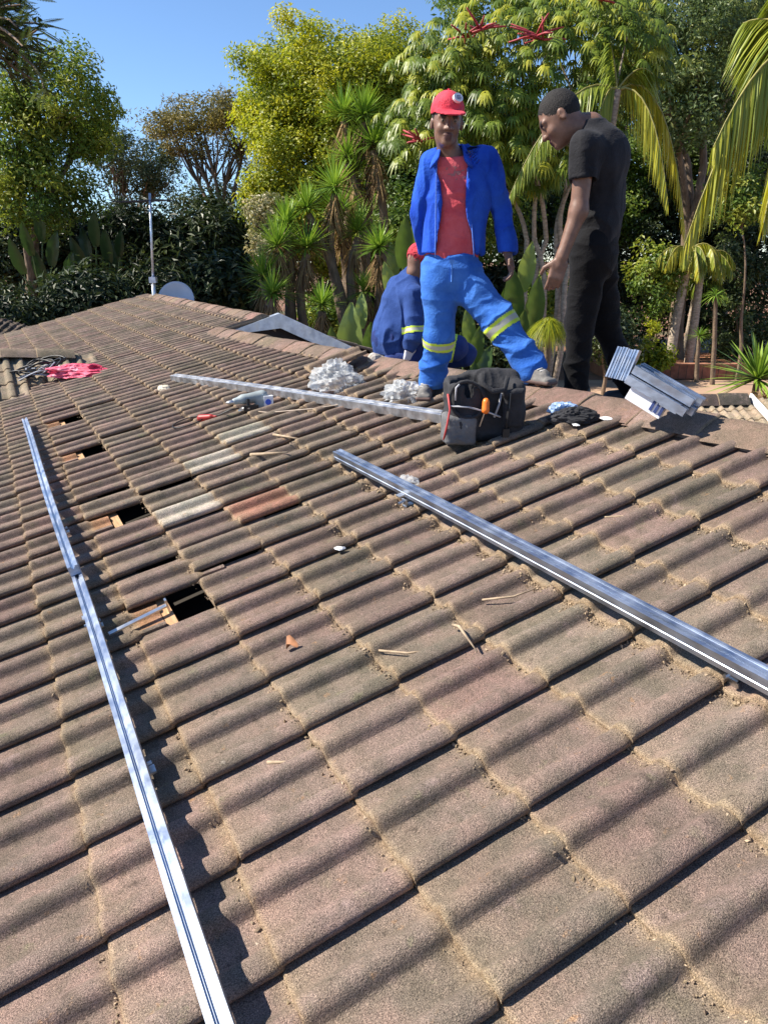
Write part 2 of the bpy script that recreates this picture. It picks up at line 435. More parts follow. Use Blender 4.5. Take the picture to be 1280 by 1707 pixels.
for r in range(-6, NROW + 1):
    for i in range(-9, 51):
        if (r, i) in HOLES or (r, i) in PALE or (r, i) == (2, 10): continue
        u = U0 + .3 * i
        if r == NROW and u < YG: continue                    # only the farther section is a course higher
        dz = .0; tw = 0.
        if (r, i - 1) in HOLES: u -= .055                    # pushed over towards the gap
        if (r, i) in ((1, 13), (1, 9), (1, 18), (1, 22)): dz, tw = .014, .02
        pl.append((r * .3, u, dz, tw))
roof_o = tiles('roof', pl, front, M_TILE, house)
def one(name, r, i, c, label, dz=.006):
    me_o = tiles(name, [(r * .3, U0 + .3 * i, dz, 0.)], front, M_TILE, house, lambda v, u: c, .4)
    me_o.parent = roof_o; me_o.matrix_parent_inverse = Matrix(); me_o['label'] = label
one('roof_tile', 1, 11, (.50, .47, .42), 'pale grey replacement tile beside the orange one', .008)
one('roof_tile', 2, 13, (.50, .47, .42), 'pale grey replacement tile, middle of the three', .008)
one('roof_tile', 3, 14, (.46, .435, .385), 'pale grey replacement tile nearest the power tool', .008)
one('roof_tile', 2, 10, (.36, .195, .150), 'fresh orange-red tile among the brown ones', .006)
# slope behind the ridge
XR, ZR = RIDGE[0], RIDGE[2]
BA = rad(17)                                  # the back slope of the farther section
def back_far(V):
    return A(X2, 0, Z2 - .012) + V[:, 0:1] * A(-math.cos(BA), 0, math.sin(BA)) + V[:, 1:2] * RY + V[:, 2:3] * A(math.sin(BA), 0, math.cos(BA))
def back(V):
    r_ = VR(np.minimum(V[:, 1:2], 8.5)); return np.concatenate([r_ * CP, 0 * r_, r_ * SP - .012], 1) + V[:, 0:1] * A(-CP, 0, SP) + V[:, 1:2] * RY + V[:, 2:3] * A(SP, 0, CP)
pb = [(-(r + 1) * .3 - .06, U0 + .3 * i) for r in range(8) for i in range(-9, 28)]
tiles('back_roof', pb, back, M_TILE, house)
tiles('far_back_roof', [(-(r + 1) * .3 - .06, YG + .02 + .3 * i) for r in range(8) for i in range(0, 21)], back_far, M_TILE, house)
# ridge caps: shallow angled concrete caps bedded in mortar
def ridge_caps(name, p0, p1, parent, step=.36, wid=.165, h=.055, drop=.05, seed=1, tone=(.24, .178, .152)):
    r2 = np.random.default_rng(seed); p0, p1 = np.asarray(p0, float), np.asarray(p1, float); d = unit(p1 - p0); L = np.linalg.norm(p1 - p0)
    sd_ = unit(np.cross(d, ZUP)); up = np.cross(sd_, d); n = int(L / step)
    Vs, Fs, Ts, Es = [], [], [], []; o = 0
    ang = np.linspace(-1, 1, 15)
    for k in range(n):
        c = np.array(tone) * r2.uniform(.85, 1.15) * (1 + r2.normal(0, .03, 3))
        tilt = r2.normal(0, .012); lift = r2.normal(0, .003)
        for j, (t, g) in enumerate([(0., 0), (0., 1), (.012, 1.03), (.1, 1.02), (.25, 1.), (step + .03, .93)]):
            for a in ang:
                x = a * wid * (1 if j else .99); z = (h - drop - h * abs(a) ** 1.7 * 1.0) * 1.0 + .012
                z -= abs(a) * wid * SP * .78
                if j == 0: z -= .02
                Vs.append(p0 + d * (k * step + t) + sd_ * x + up * (z * 1 + (g - 1) * .12 + lift + tilt * x) + r2.normal(0, .0006, 3)); Ts.append(c); Es.append(1. if j < 2 else 0.)
        m = len(ang)
        for j in range(5):
            for i in range(m - 1): Fs.append((o + j * m + i, o + j * m + i + 1, o + (j + 1) * m + i + 1, o + (j + 1) * m + i))
        o += 6 * m
    me = fast_mesh(name, np.array(Vs), np.array(Fs), M_CAP, True, {'tint': np.array(Ts), 'edge': np.array(Es)})
    return put(name, me, parent)
ridge_caps('ridge_capping', RP(-2.5, .062), RP(8.5, .062) + A(0, .25, 0), house, wid=.165, h=.048)
ridge_caps('far_ridge_capping', (X2, YG + .02, Z2 + .062), (X2, 14.8, Z2 + .062), house, wid=.16, h=.045, seed=6)
# mortar bedding under the caps, uneven
mb = MB(); r3 = random.Random(3)
yy = -2.5; V = []; F = []
ys = np.arange(-2.5, YG, .05); nn = 5
for k, y in enumerate(ys):
    e = .03 * vnoise(np.array([[y * 4, 0, 0]]), 2)[0] + .012 * vnoise(np.array([[y * 22, 0, 0]]), 4)[0]
    for j, (v, z) in enumerate([(2.355 + e, .004), (2.37 + e * .8, .03), (2.40, .044), (2.46, .04), (2.52, .01)]): V.append(roof(y, v - 2.505 + float(VR(y)), z + .004 * vnoise(np.array([[y * 30, v * 40, 1]]), 6)[0]))
F = [(k * nn + j, k * nn + j + 1, (k + 1) * nn + j + 1, (k + 1) * nn + j) for k in range(len(ys) - 1) for j in range(nn - 1)]
put('mortar_bed', mesh_of('mortar_bed', V, F, M_MORTAR), house)
# body of the house: walls, ceiling and attic void, gable end, verge
mb = MB()
EX = roof(0, -1.75)[0]; BX = 2 * XR - EX
X0, X1 = EX + .35, XR + 2.2
for (c, h_) in (((X0, 6.1, -1.0), (.11, 8.4, .95)), ((X1, 6.1, -1.0), (.11, 8.4, .98)), (((X0 + X1) / 2, -2.2, -1.0), ((X1 - X0) / 2 - .12, .1, .9)), (((X0 + X1) / 2, 14.4, -1.0), ((X1 - X0) / 2 - .12, .1, .9))):
    mb.box(c, h_)
put('wall', mb.mesh('wall', M_WALL), house)
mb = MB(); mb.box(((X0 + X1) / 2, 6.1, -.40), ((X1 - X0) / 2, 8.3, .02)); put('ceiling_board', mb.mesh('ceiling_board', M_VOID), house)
mb = MB()
for (v, r_) in ((-1.45, 0), (-.05, 0), (1.35, 0)):
    mb.box(roof(6., v, -.09), (.025, 8.2, .05), (RX, RY, RZ))
put('purlin', mb.mesh('purlin', M_WOOD), house)
for k, (r, i) in enumerate(sorted(HOLES)):
    mb = MB(); mb.box(roof(U0 + .3 * i + .17, .135, -.016), (.02, .17, .016), (RX, RY, RZ)); mb.box(roof(U0 + .3 * i + .03, .2, -.06), (.16, .022, .03), (RX, RY, RZ)); put('batten', mb.mesh('batten', M_WOOD), house)
# underlay seen in the holes, the void's darkness put into its colour
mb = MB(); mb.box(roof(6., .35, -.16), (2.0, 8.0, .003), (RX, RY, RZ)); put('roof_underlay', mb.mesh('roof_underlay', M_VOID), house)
# verge at the far gable end
mb = MB()
mb.extrude([(-.03, -.16), (.03, -.16), (.03, .03), (-.03, .03)], roof(14.86, -1.8, .0), roof(14.86, V2, .0), RY, RZ)
mb.extrude([(-.03, -.16), (.03, -.16), (.03, .03), (-.03, .03)], (BX, 14.86, roof(0, -1.75)[2]), (X2 + .03, 14.86, Z2 - .01), RY, A(SP, 0, CP))
put('verge_board', mb.mesh('verge_board', simple('dark_fascia', (.05, .035, .03), .7)), house)
put('gable_wall', mesh_of('gable_wall', [(X0, 14.5, -.4), (X1, 14.5, -.4), (X2, 14.5, Z2 - .06)], [(0, 1, 2)], M_WALL), house)
# where the farther section stands higher: its gable end with metal-clad barge boards
def on_y(px, py, y):
    f = at(px, py, 1.) - CAM; return CAM + f * ((y - CAM[1]) / f[1])
PK = on_y(466, 522, YG); GL = on_y(392, 549, YG); GR = on_y(640, 603, YG)
mb = MB(); FY = A(0, -1, 0)
for a, b, ta in ((GL, PK, .05), (PK, GR, .17)):
    d = unit(b - a); up = A(0, 0, 1); n_ = 2
    for (p, q) in ((A(0, -.02, 0), A(0, 0, 0)),):
        V = []
        for e, hgt in ((a, ta), (b, .17)):
            V += [e + A(0, -.02, 0), e + A(0, -.02, -hgt), e + A(0, .0, -hgt), e + A(0, .0, -.012), e + A(0, .07, -.012), e + A(0, .07, 0)]
        mb.add(V, [(k, (k + 1) % 6, 6 + (k + 1) % 6, 6 + k) for k in range(6)] + [tuple(range(6))[::-1], tuple(range(6, 12))])
put('gable_flashing', mb.mesh('gable_flashing', M_GALV), house, label='silver flashing on the barge boards of the higher gable end')
put('gable_infill', mesh_of('gable_infill', [PK + A(0, .05, -.1), GL + A(0, .05, -.05), GL + A(0, .05, -.6), GR + A(0, .05, -.6), GR + A(0, .05, -.1)], [(0, 1, 2, 3, 4)], simple('gable_shade', (.03, .02, .016), .8)), house)  # gable wall in shade, the shade put into a near-black colour
# lower wing on the left, its slope facing the camera
WJ = roof(9.25, .73, .07)
W1 = WJ + A(-2.7, 0, .15)
WD = unit(W1 - WJ); WN = unit(A(0, 0, 1) - WD * WD[2])
# slope direction: down towards the camera, square to the wing's ridge
WS = unit(np.cross(WD, ZUP)); WS = WS if WS @ HD < 0 else -WS
WS = unit(WS * math.cos(rad(20)) - ZUP * math.sin(rad(20)))
WUP = unit(np.cross(WS, WD)); WUP = WUP if WUP[2] > 0 else -WUP
def wing(V): return WJ - WUP * .01 + V[:, 0:1] * (-WS) + V[:, 1:2] * WD + V[:, 2:3] * WUP
wl = []
for r in range(6):
    for i in range(0, 16):
        if .3 * i + .35 > 0 + r * .2: wl.append((-(r + 1) * .3 - .02, .3 * i - .06))
wing_o = tiles('wing_roof', wl, wing, M_TILE, house, lambda v, u: np.array((.29, .25, .20)) * rng.uniform(.9, 1.1))
ridge_caps('wing_ridge_capping', W1 + A(0, 0, .07), WJ + A(0, 0, .085) - WD * .05, house, .36, .11, .06, .05, 4, (.27, .225, .19))
# small lower roof behind the ridge at the right with a white barge
PA, PB = at(1120, 668, 9.4), at(1246, 664, 9.4)
PD = unit(PB - PA); PS = unit(-HD * math.cos(rad(16)) - ZUP * math.sin(rad(16))); PU = unit(np.cross(PD, -PS)); PU = PU if PU[2] > 0 else -PU
porch = thing('porch_roof', 'small lower tiled roof with a white barge board beyond the ridge at the right', 'roof')
def pf(V):
    return PB - PU * .06 + (V[:, 0:1] * (-PS) + (V[:, 1:2]) * (-PD) + V[:, 2:3] * PU) * .8
tiles('roof_slope', [(-(r + 1) * .3, .3 * i) for r in range(6) for i in range(-3, 8)], pf, M_TILE, porch, lambda v, u: np.array((.33, .28, .22)) * rng.uniform(.9, 1.1))
ridge_caps('ridge_capping', PA - PD * .9, PB, porch, .36, .13, .10, .04, 9, (.10, .085, .08))  # dark tone carries the shadowed near face of these caps
mb = MB(); mb.box(PB + PD * .05 + PS * 1.0 + PU * .0, (1.05, .015, .04), (PS, PD, PU)); put('barge_board', mb.mesh('barge_board', M_WHITE), porch)
mb = MB(); pc = PB + PS * .9 - PD * .9; mb.box((pc[0], pc[1], (pc[2] - .6 + GZ) / 2), (.9, .8, (pc[2] - .6 - GZ) / 2), (PD, HD, ZUP)); put('wall', mb.mesh('wall', M_WALL), porch)
# a neighbour's roof at the far left, its shade put into the tile tones
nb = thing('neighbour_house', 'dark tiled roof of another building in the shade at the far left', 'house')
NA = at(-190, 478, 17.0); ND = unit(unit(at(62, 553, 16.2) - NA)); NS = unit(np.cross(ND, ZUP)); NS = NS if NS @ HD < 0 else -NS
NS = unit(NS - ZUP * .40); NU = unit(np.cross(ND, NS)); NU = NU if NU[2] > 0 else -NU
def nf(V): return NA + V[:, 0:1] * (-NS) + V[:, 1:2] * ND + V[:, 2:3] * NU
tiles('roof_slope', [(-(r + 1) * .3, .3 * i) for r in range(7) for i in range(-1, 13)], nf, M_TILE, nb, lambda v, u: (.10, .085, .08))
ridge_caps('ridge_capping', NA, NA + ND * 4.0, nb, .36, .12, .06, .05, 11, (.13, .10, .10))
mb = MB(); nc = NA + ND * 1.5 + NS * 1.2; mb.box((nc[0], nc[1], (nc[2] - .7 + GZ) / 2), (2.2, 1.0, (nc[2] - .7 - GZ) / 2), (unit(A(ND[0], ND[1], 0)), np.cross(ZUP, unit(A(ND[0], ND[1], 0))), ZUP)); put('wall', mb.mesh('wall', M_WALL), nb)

# ------------------------------------------------------------------ ground
gm = NT('garden_ground')
c = gm.ramp(gm.noise(.35, 7, .6), [(.35, (.16, .075, .04)), (.5, (.23, .11, .06)), (.62, (.10, .085, .035)), (.75, (.06, .075, .025))])
gm.base(c); gm.set(Roughness=.95); gm.bump(gm.noise(6, 5), .6, .08)
tag(obj('ground', mesh_of('ground', [(-600, -600, GZ - .02), (600, -600, GZ - .02), (600, 600, GZ - .02), (-600, 600, GZ - .02)], [(0, 1, 2, 3)], gm.m)), kind='structure')
pm = NT('paved_court'); pm.base(pm.ramp(pm.noise(1.2, 6), [(.3, (.30, .19, .125)), (.7, (.44, .29, .19))])); pm.set(Roughness=.9); pm.bump(pm.noise(25, 4), .3, .01)
q0 = at(1120, 632, 21.8); pv = []
for (a, b) in ((-5, 0), (9, 0), (9, -11), (-5, -11)): pv.append(A(q0[0], q0[1], GZ) + RT * a + HD * b)
tag(obj('paved_court', mesh_of('paved_court', pv, [(0, 1, 2, 3)], pm.m)), kind='structure')
kw_ = NT('brick'); bt = kw_.n('ShaderNodeTexBrick'); bt.offset = 0.; bt.squash = 1.
for k_, v_ in (('Scale', 1.), ('Mortar Size', .012), ('Brick Width', .23), ('Row Height', .42)): bt.inputs[k_].default_value = v_
bt.inputs['Color1'].default_value = (.36, .13, .075, 1); bt.inputs['Color2'].default_value = (.28, .105, .06, 1); bt.inputs['Mortar'].default_value = (.10, .06, .04, 1)
mp = kw_.n('ShaderNodeMapping'); mp.inputs['Rotation'].default_value = (rad(90), 0, 0); kw_.l(kw_.coord(), mp.inputs[0]); kw_.l(mp.outputs[0], bt.inputs['Vector'])
kw_.base(kw_.mix(1., bt.outputs[0], kw_.ramp(kw_.noise(7, 5), [(.3, .65), (.7, 1.25)]), 'MULTIPLY')); kw_.set(Roughness=.9); kw_.bump(kw_.noise(40, 4), .4, .01)
def brick_wall(name, x0, x1, y, d, h, label):
    a, b = at(x0, y, d), at(x1, y, d); L = (b - a) @ RT; t = thing(name, label, 'garden wall', None, (float(a[0]), float(a[1]), GZ))
    t.rotation_euler = (0, 0, -HEAD)
    m = MB(); m.box((L / 2, .12, h / 2), (L / 2, .12, h / 2)); o = obj('brickwork', m.mesh('brickwork', kw_.m), t)
    m = MB(); m.box((L / 2, .12, h + .02), (L / 2 + .02, .14, .018)); obj('coping', m.mesh('coping', simple('brick_coping', (.33, .15, .09), .9, 0, .3, 6)), t)
    m = MB(); m.box((L / 2, 1.9, h / 2 - .04), (L / 2, 1.66, h / 2 - .02)); obj('soil_bed', m.mesh('soil_bed', M_SOIL), t)
brick_wall('planter_wall', 1010, 1330, 632, 22.0, .40, 'low red brick planter wall in front of the palm trunks')

# ------------------------------------------------------------------ things lying on the roof
RAILP = [(-.021, 0), (.021, 0), (.021, .040), (.008, .040), (.008, .034), (.004, .034), (.004, .028), (-.004, .028), (-.004, .034), (-.008, .034), (-.008, .040), (-.021, .040)]
RAILR = [(-.022, 0), (.022, 0), (.022, .014), (.018, .017), (.022, .020), (.022, .044), (.014, .044), (.012, .040), (.008, .040), (.006, .044), (-.003, .044), (-.005, .036), (-.009, .036), (-.011, .044), (-.022, .044), (-.022, .022), (-.018, .019), (-.022, .016)]
def hook(t, u, v, h, s=1):
    """steel roof hook: foot plate, upright, cross bolt"""
    m = MB(); m.box(roof(u, v, h * .5), (.004, .017, h * .5 - .004), (RX, RY, RZ)); m.box(roof(u, v + .012 * s, .045), (.02, .017, .003), (RX, RY, RZ)); m.box(roof(u, v - .012, h + .02), (.014, .017, .003), (RX, RY, RZ))
    m.tube([roof(u, v - .03, h - .012), roof(u, v + .03, h - .012)], .006, 6)
    put('roof_hook', m.mesh('roof_hook', M_STEEL), t)
def rail(label, a, b, prof, mat, hooks=(), upv=RZ, cat='rail', extra=None):
    a, b = np.asarray(a, float), np.asarray(b, float); d = unit(b - a); side = unit(np.cross(upv, d)); up = np.cross(d, side)
    t = thing('mounting_rail', label, cat, 'aluminium mounting rails', tuple(a))
    m = MB(); n = len(prof); N = 26
    # slight bow and twist of a long extrusion
    V = []; L = np.linalg.norm(b - a)
    for i in range(N):
        s = i / (N - 1); p = a + (b - a) * s + up * (.006 * math.sin(s * 3.1) * L / 4) + side * (.005 * math.sin(s * 5.2))
        V += [p + side * x + up * z for x, z in prof]
    F = [(i * n + k, i * n + (k + 1) % n, (i + 1) * n + (k + 1) % n, (i + 1) * n + k) for i in range(N - 1) for k in range(n)]
    F += [tuple(range(n))[::-1], tuple((N - 1) * n + k for k in range(n))]
    m.add(V, F); put('extrusion', m.mesh('extrusion', mat), t)
    for (u, v, h) in hooks: hook(t, u, v, h)
    return t
LV = -.122
rail('long silver rail raised along the left of the roof, nearer length', roof(.15, LV, .082), roof(3.3, LV, .082), RAILP, M_ALU, [(.62, LV, .08), (1.8, LV, .08), (2.75, LV, .08)])
rail('long silver rail raised along the left of the roof, farther length', roof(3.12, LV + .004, .124), roof(6.75, LV, .080), RAILP, M_ALU, [(3.9, LV, .08), (5.3, LV, .08), (6.5, LV, .08)])
rail('ribbed silver rail on the right, running off the picture edge past a steel hook', roof(3.36, 1.205, .080), roof(-.4, 1.215, .080), RAILR, M_ALU, [(2.64, 1.18, .08), (1.05, 1.22, .08), (.2, 1.22, .08)])
rail('dull grey rail lying slanted across the tiles up to the black bag', roof(6.72, 1.13, .036), roof(3.30, 1.88, .036), [(-.03, 0), (.03, 0), (.03, .05), (.006, .05), (.006, .044), (-.006, .044), (-.006, .05), (-.03, .05)], M_ALU2)

# --- bundle of short rails and brackets propped on the ridge at the right
def pack():
    t = thing('rail_bracket_bundle', 'wrapped bundle of short silver rail pieces propped on the ridge at the right', 'rail bundle', None, tuple(at(1090, 660, 3.25)))
    a, b = at(1054, 628, 3.30), at(1150, 684, 3.14); d = unit(b - a); side = unit(np.cross(d, ZUP)); up = np.cross(side, d)
    m = MB()
    for j, (x, z) in enumerate(((-.056, 0), (0, .004), (.056, 0), (-.03, .045), (.032, .043))):
        m.extrude([(-.02, -.018), (.02, -.018), (.02, .018), (.007, .018), (.007, .010), (-.007, .010), (-.007, .018), (-.02, .018)], a + side * x + up * z, b + side * x + up * z + d * (.02 * (j % 2)), side, up)
    put('short_rail', m.mesh('short_rail', M_ALU), t)
    c = at(1038, 607, 3.30); e = unit(at(1046, 585, 3.30) - at(1026, 632, 3.30)); rr = unit(at(1062, 600, 3.27) - at(1028, 592, 3.32)); nn_ = np.cross(rr, e)
    m = MB()
    for k in range(4):
        m.extrude([(-.0105, -.022), (.0105, -.022), (.0105, .022), (.004, .022), (.004, .012), (-.004, .012), (-.004, .022), (-.0105, .022)], c - e * .068 + rr * (-.036 + .024 * k), c + e * (.068 + .003 * (k % 2)) + rr * (-.036 + .024 * k), rr, nn_ if nn_ @ HD < 0 else -nn_)
    put('end_bracket', m.mesh('end_bracket', M_ALU), t)
    c2 = at(1078, 668, 3.22); x2 = unit(at(1110, 690, 3.16) - at(1045, 650, 3.27)); y2 = unit(ZUP - x2 * x2[2])
    m = MB(); m.box(c2, (.085, .036, .018), (x2, y2, np.cross(x2, y2)))
    nrm = np.cross(x2, y2); nrm = nrm if nrm @ HD < 0 else -nrm
    put('glare_panel', m.mesh('glare_panel', simple('glare_white_film', (.78, .79, .84), .35, .2, .08, 12)), t)  # wrap panel, the bright glare on it put into the white
    m = MB()
    for k in range(3): m.box(c2 + x2 * (.035 + .022 * k) + nrm * .020, (.006, .022, .003), (x2, y2, nrm))
    put('printed_stripe', m.mesh('printed_stripe', simple('navy_print', (.03, .05, .16), .5)), t)
    m = MB(); m.box(at(1122, 672, 3.16), (.04, .05, .022), (d, side, up))
    put('corner_bracket', m.mesh('corner_bracket', M_ALU), t)
pack()

# --- black tool bag
def bag():
    o = roof(3.02, 1.83, .03); t = thing('tool_bag', 'open black fabric tool bag with pockets standing beside the ridge', 'bag', None, tuple(o))
    ax = unit(RT * 1 + HD * .12); ay = unit(np.cross(ZUP, ax)); az = unit(ZUP + ax * .03)
    P = lambda x, y, z: o + ax * x + ay * y + az * z
    f = Field(o - .36, o + .42, .006)
    f.box(P(.01, .02, .135), (.165, .085, .145), (ax, ay, az), .05, 0)
    f.cone(P(-.06, .03, .27), P(.13, .03, .285), .05, .055, .05)
    f.box(P(-.115, -.0, .06), (.07, .11, .075), (ax, ay, az), .03, .03)
    f.cone(P(.135, -.04, .05), P(.14, -.04, .24), .055, .045, .03)
    f.box(P(-.10, -.02, .20), (.085, .075, .09), (ax, ay, az), .03, .02)
    f.ell(P(-.10, -.03, .25), (.075, .06, .10), (ax, ay, az), 0.015, cut=True)
    me, V, F = soft('body', f, M_BLACKCLOTH, 2, .020, 8, (1, 1, .8), 3); body = put('body', me, t)
    # mouth rims with pale zip tape
    m = MB()
    def loop(c, rx, rz, tilt=0., n=20, r=.006): return [P(c[0] + rx * math.cos(a) , c[1] + .01 * math.sin(a), c[2] + rz * math.sin(a) + tilt * math.cos(a)) for a in np.linspace(0, 2 * math.pi, n)]
    m.tube(loop((-.105, -.10, .21), .085, .085, -.01), .009, 6); put('rim', m.mesh('rim', M_BLACKCLOTH, True), t)
    m = MB(); m.tube([P(-.19, -.113, .185), P(-.10, -.118, .178), P(.0, -.115, .15), (P(.06, -.105, .125))], .0045, 5); m.tube([P(.035, -.085, .12), P(.055, -.083, .18), P(.066, -.075, .235)], .006, 5)
    m.tube([P(-.165, -.11, .21), P(-.165, -.112, .27), P(-.15, -.11, .285)], .005, 5)
    put('zip_tape', m.mesh('zip_tape', simple('pale_zip', (.42, .42, .44), .6), True), t)
    m = MB(); m.tube([P(-.03, -.055, .325), P(-.035, -.085, .285), P(.01, -.115, .25), (P(.07, -.11, .255)), P(.09, -.07, .31)], .014, 8, flat=.5); put('carry_handle', m.mesh('carry_handle', M_BLACKCLOTH, True), t)
    f = Field(P(.13, -.09, .12) - .16, P(.13, -.09, .12) + .16, .005); f.box(P(.125, -.085, .155), (.048, .022, .085), (ax, ay, az), .018, 0); f.cone(P(.08, -.1, .235), P(.16, -.09, .245), .016, .016, .02)
    me, _, _ = soft('pocket', f, M_BLACKCLOTH, 2, .004, 25, seed=5); put('pocket', me, t)
    m = MB(); m.tube([P(.095, -.112, .24), P(.09, -.125, .17), P(.085, -.12, .10), P(.09, -.115, .06)], .009, 6, flat=.4); m.box(P(.088, -.118, .05), (.016, .008, .02), (ax, ay, az)); put('strap', m.mesh('strap', M_BLACK), t)
    f = Field(o - .3, o + .3, .006); f.box(P(-.13, -.045, .065), (.075, .075, .07), (ax, ay, az), .02, 0); me, _, _ = soft('side_pocket', f, cloth('grey_nylon', (.11, .11, .115), (.2, .2, .2)), 2, .005, 18, seed=8); put('side_pocket', me, t)
    m = MB(); m.tube([P(-.208, -.10, .02), P(-.2, -.125, .10), P(-.19, -.12, .17), P(-.20, -.1, .24)], .005, 5); put('piping', m.mesh('piping', simple('red_piping', (.5, .06, .06), .6), True), t)
    tl = thing('hand_tool', 'orange-handled hand tool sticking out of the black bag', 'tool', None, tuple(P(-.03, -.1, .17)))
    f = Field(P(-.03, -.1, .17) - .09, P(-.03, -.1, .17) + .09, .003); f.cone(P(-.022, -.128, .165), P(-.02, -.122, .20), .019, .016, .01); f.cone(P(-.02, -.12, .2), P(-.02, -.118, .208), .013, .012, .01)
    me, _, _ = soft('handle', f, simple('orange_grip', (.75, .17, .02), .4), 1); put('handle', me, tl)
    m = MB(); m.tube([P(-.023, -.125, .16), P(-.035, -.09, .08)], .005, 6); put('shank', m.mesh('shank', M_STEEL), tl)
bag()

def crumple(name, label, cat, c, size, mat, seed, amp=.35, n=26, squash=.6, freq=3.2):
    """crumpled film: a folded, creased closed sheet"""
    V = []; F = []
    th = np.linspace(0, math.pi, n); ph = np.linspace(0, 2 * math.pi, 2 * n, endpoint=False)
    T, Ph = np.meshgrid(th, ph, indexing='ij'); D = np.stack([np.sin(T) * np.cos(Ph), np.sin(T) * np.sin(Ph), np.cos(T)], -1).reshape(-1, 3)
    W_ = np.stack([vnoise(D * 1.7 + k * 9, seed + k) for k in range(3)], 1) * .5
    Q = D + W_
    r = 1 + amp * vnoise(Q * 2.1, seed) + amp * .55 * (1 - 2 * np.abs(vnoise(Q * freq * 1.5, seed + 4))) + amp * .3 * (1 - 2 * np.abs(vnoise(Q * freq * 3.4, seed + 5)))
    D = D + W_ * .35
    P = D * r[:, None] * np.asarray(size); P[:, 2] = np.maximum(P[:, 2], -size[2] * .55) * 1.0
    V = np.asarray(c) + P[:, 0:1] * RT + P[:, 1:2] * HD + P[:, 2:3] * ZUP
    m = 2 * n; F = [(i * m + k, (i + 1) * m + k, (i + 1) * m + (k + 1) % m, i * m + (k + 1) % m) for i in range(n - 1) for k in range(m)]
    me = mesh_of(name, V, F, mat, mat is M_FILM)
    if mat is M_FILM: me.set_sharp_from_angle(angle=rad(24))
    o = obj(name, me); tag(o, label, cat); return o
pf_ = NT('clear_film'); pf_.base((.78, .80, .80)); pf_.set(Roughness=.3); pf_.b.inputs['Transmission Weight'].default_value = .25; pf_.b.inputs['Specular IOR Level'].default_value = .7; pf_.b.inputs['IOR'].default_value = 1.2
tr_ = pf_.n('ShaderNodeBsdfTransparent'); mx_ = pf_.n('ShaderNodeMixShader'); mx_.inputs[0].default_value = .55; pf_.l(pf_.b.outputs[0], mx_.inputs[1]); pf_.l(tr_.outputs[0], mx_.inputs[2]); pf_.l(mx_.outputs[0], pf_.out.inputs[0])
M_FILM = pf_.m
crumple('plastic_bag', 'crumpled clear plastic bag behind the slanted rail', 'plastic bag', roof(4.72, 1.83, .075), (.15, .10, .12), M_FILM, 3, .34, 30)
crumple('plastic_wrapper', 'silvery crumpled wrapper beside the blue-trousered man\'s foot', 'wrapper', roof(4.02, 1.97, .05), (.11, .08, .065), M_FILM, 8, .45, 26)
crumple('plastic_bottle_wrap', 'pale blue crumpled plastic lying behind the black bag', 'wrapper', roof(2.86, 2.22, .07), (.065, .045, .035), simple('blue_film', (.30, .42, .62), .3, 0, .5, 30), 5, .3, 22)
crumple('cable_pouch', 'small black pouch with cables on the tiles right of the bag', 'pouch', roof(2.77, 2.20, .05), (.10, .05, .045), M_BLACKCLOTH, 15, .25, 24)
crumple('paper_scrap', 'small white paper scrap on bare tiles below the right rail', 'scrap', roof(2.55, .82, .035), (.018, .014, .006), M_WHITE, 21, .3, 10)
crumple('foam_scrap', 'small cream foam block near the far end of the slanted rail', 'scrap', roof(6.45, .98, .05), (.05, .045, .03), simple('cream_foam', (.62, .55, .42), .8), 23, .15, 12)
crumple('plastic_scrap', 'flat white plastic scrap on the mortar below the rail bundle', 'scrap', roof(2.62, 2.28, .05), (.03, .025, .005), M_WHITE, 25, .3, 12)
crumple('paper_label', 'tiny white label on the tiles left of the ridge corner', 'scrap', roof(2.70, 2.16, .045), (.014, .02, .004), M_WHITE, 27, .3, 10)
crumple('tape_roll', 'white plastic lump caught under the ribbed rail', 'scrap', roof(2.83, 1.30, .05), (.05, .03, .03), M_FILM, 31, .3, 14)

# --- red cloth and coiled cables on the valley at the left
def red_cloth():
    c = roof(8.52, .50, .06)
    t = NT('red_fabric'); t.base(t.ramp(t.noise(5, 3), [(.42, (.56, .03, .09)), (.58, (.70, .14, .22)), (.66, (.75, .50, .55))])); t.set(Roughness=.7)
    crumple('red_cloth', 'bunched pinkish-red cloth lying on the tiles at the left', 'cloth', roof(8.50, .53, .07), (.30, .17, .075), t.m, 44, .28, 34, freq=2.)
    k = thing('cable_coil', 'loops of black and grey cable beside the red cloth', 'cable', None, tuple(roof(8.95, .18, .04)))
    for j, (mt, cc) in enumerate(((M_BLACK, 0), (simple('grey_cable', (.35, .37, .42), .5), 1))):
        m = MB(); r4 = random.Random(j)
        for q in range(9 - 4 * j):
            cx, cy = r4.uniform(-.06, .06), r4.uniform(-.05, .05); ra, rb = r4.uniform(.10, .2), r4.uniform(.10, .20)
            m.tube([roof(8.85 + cx + ra * math.cos(a) - .25 * (ra * 1.4 * math.sin(a)), .16 + cy + rb * 1.4 * math.sin(a), .13 + .012 * q + .03 * math.sin(a * 2 + q)) for a in np.linspace(0, 2 * math.pi, 26)], .007 + .002 * (j == 0), 6)
        put('cable_loop', m.mesh('cable_loop', mt, True), k)
red_cloth()

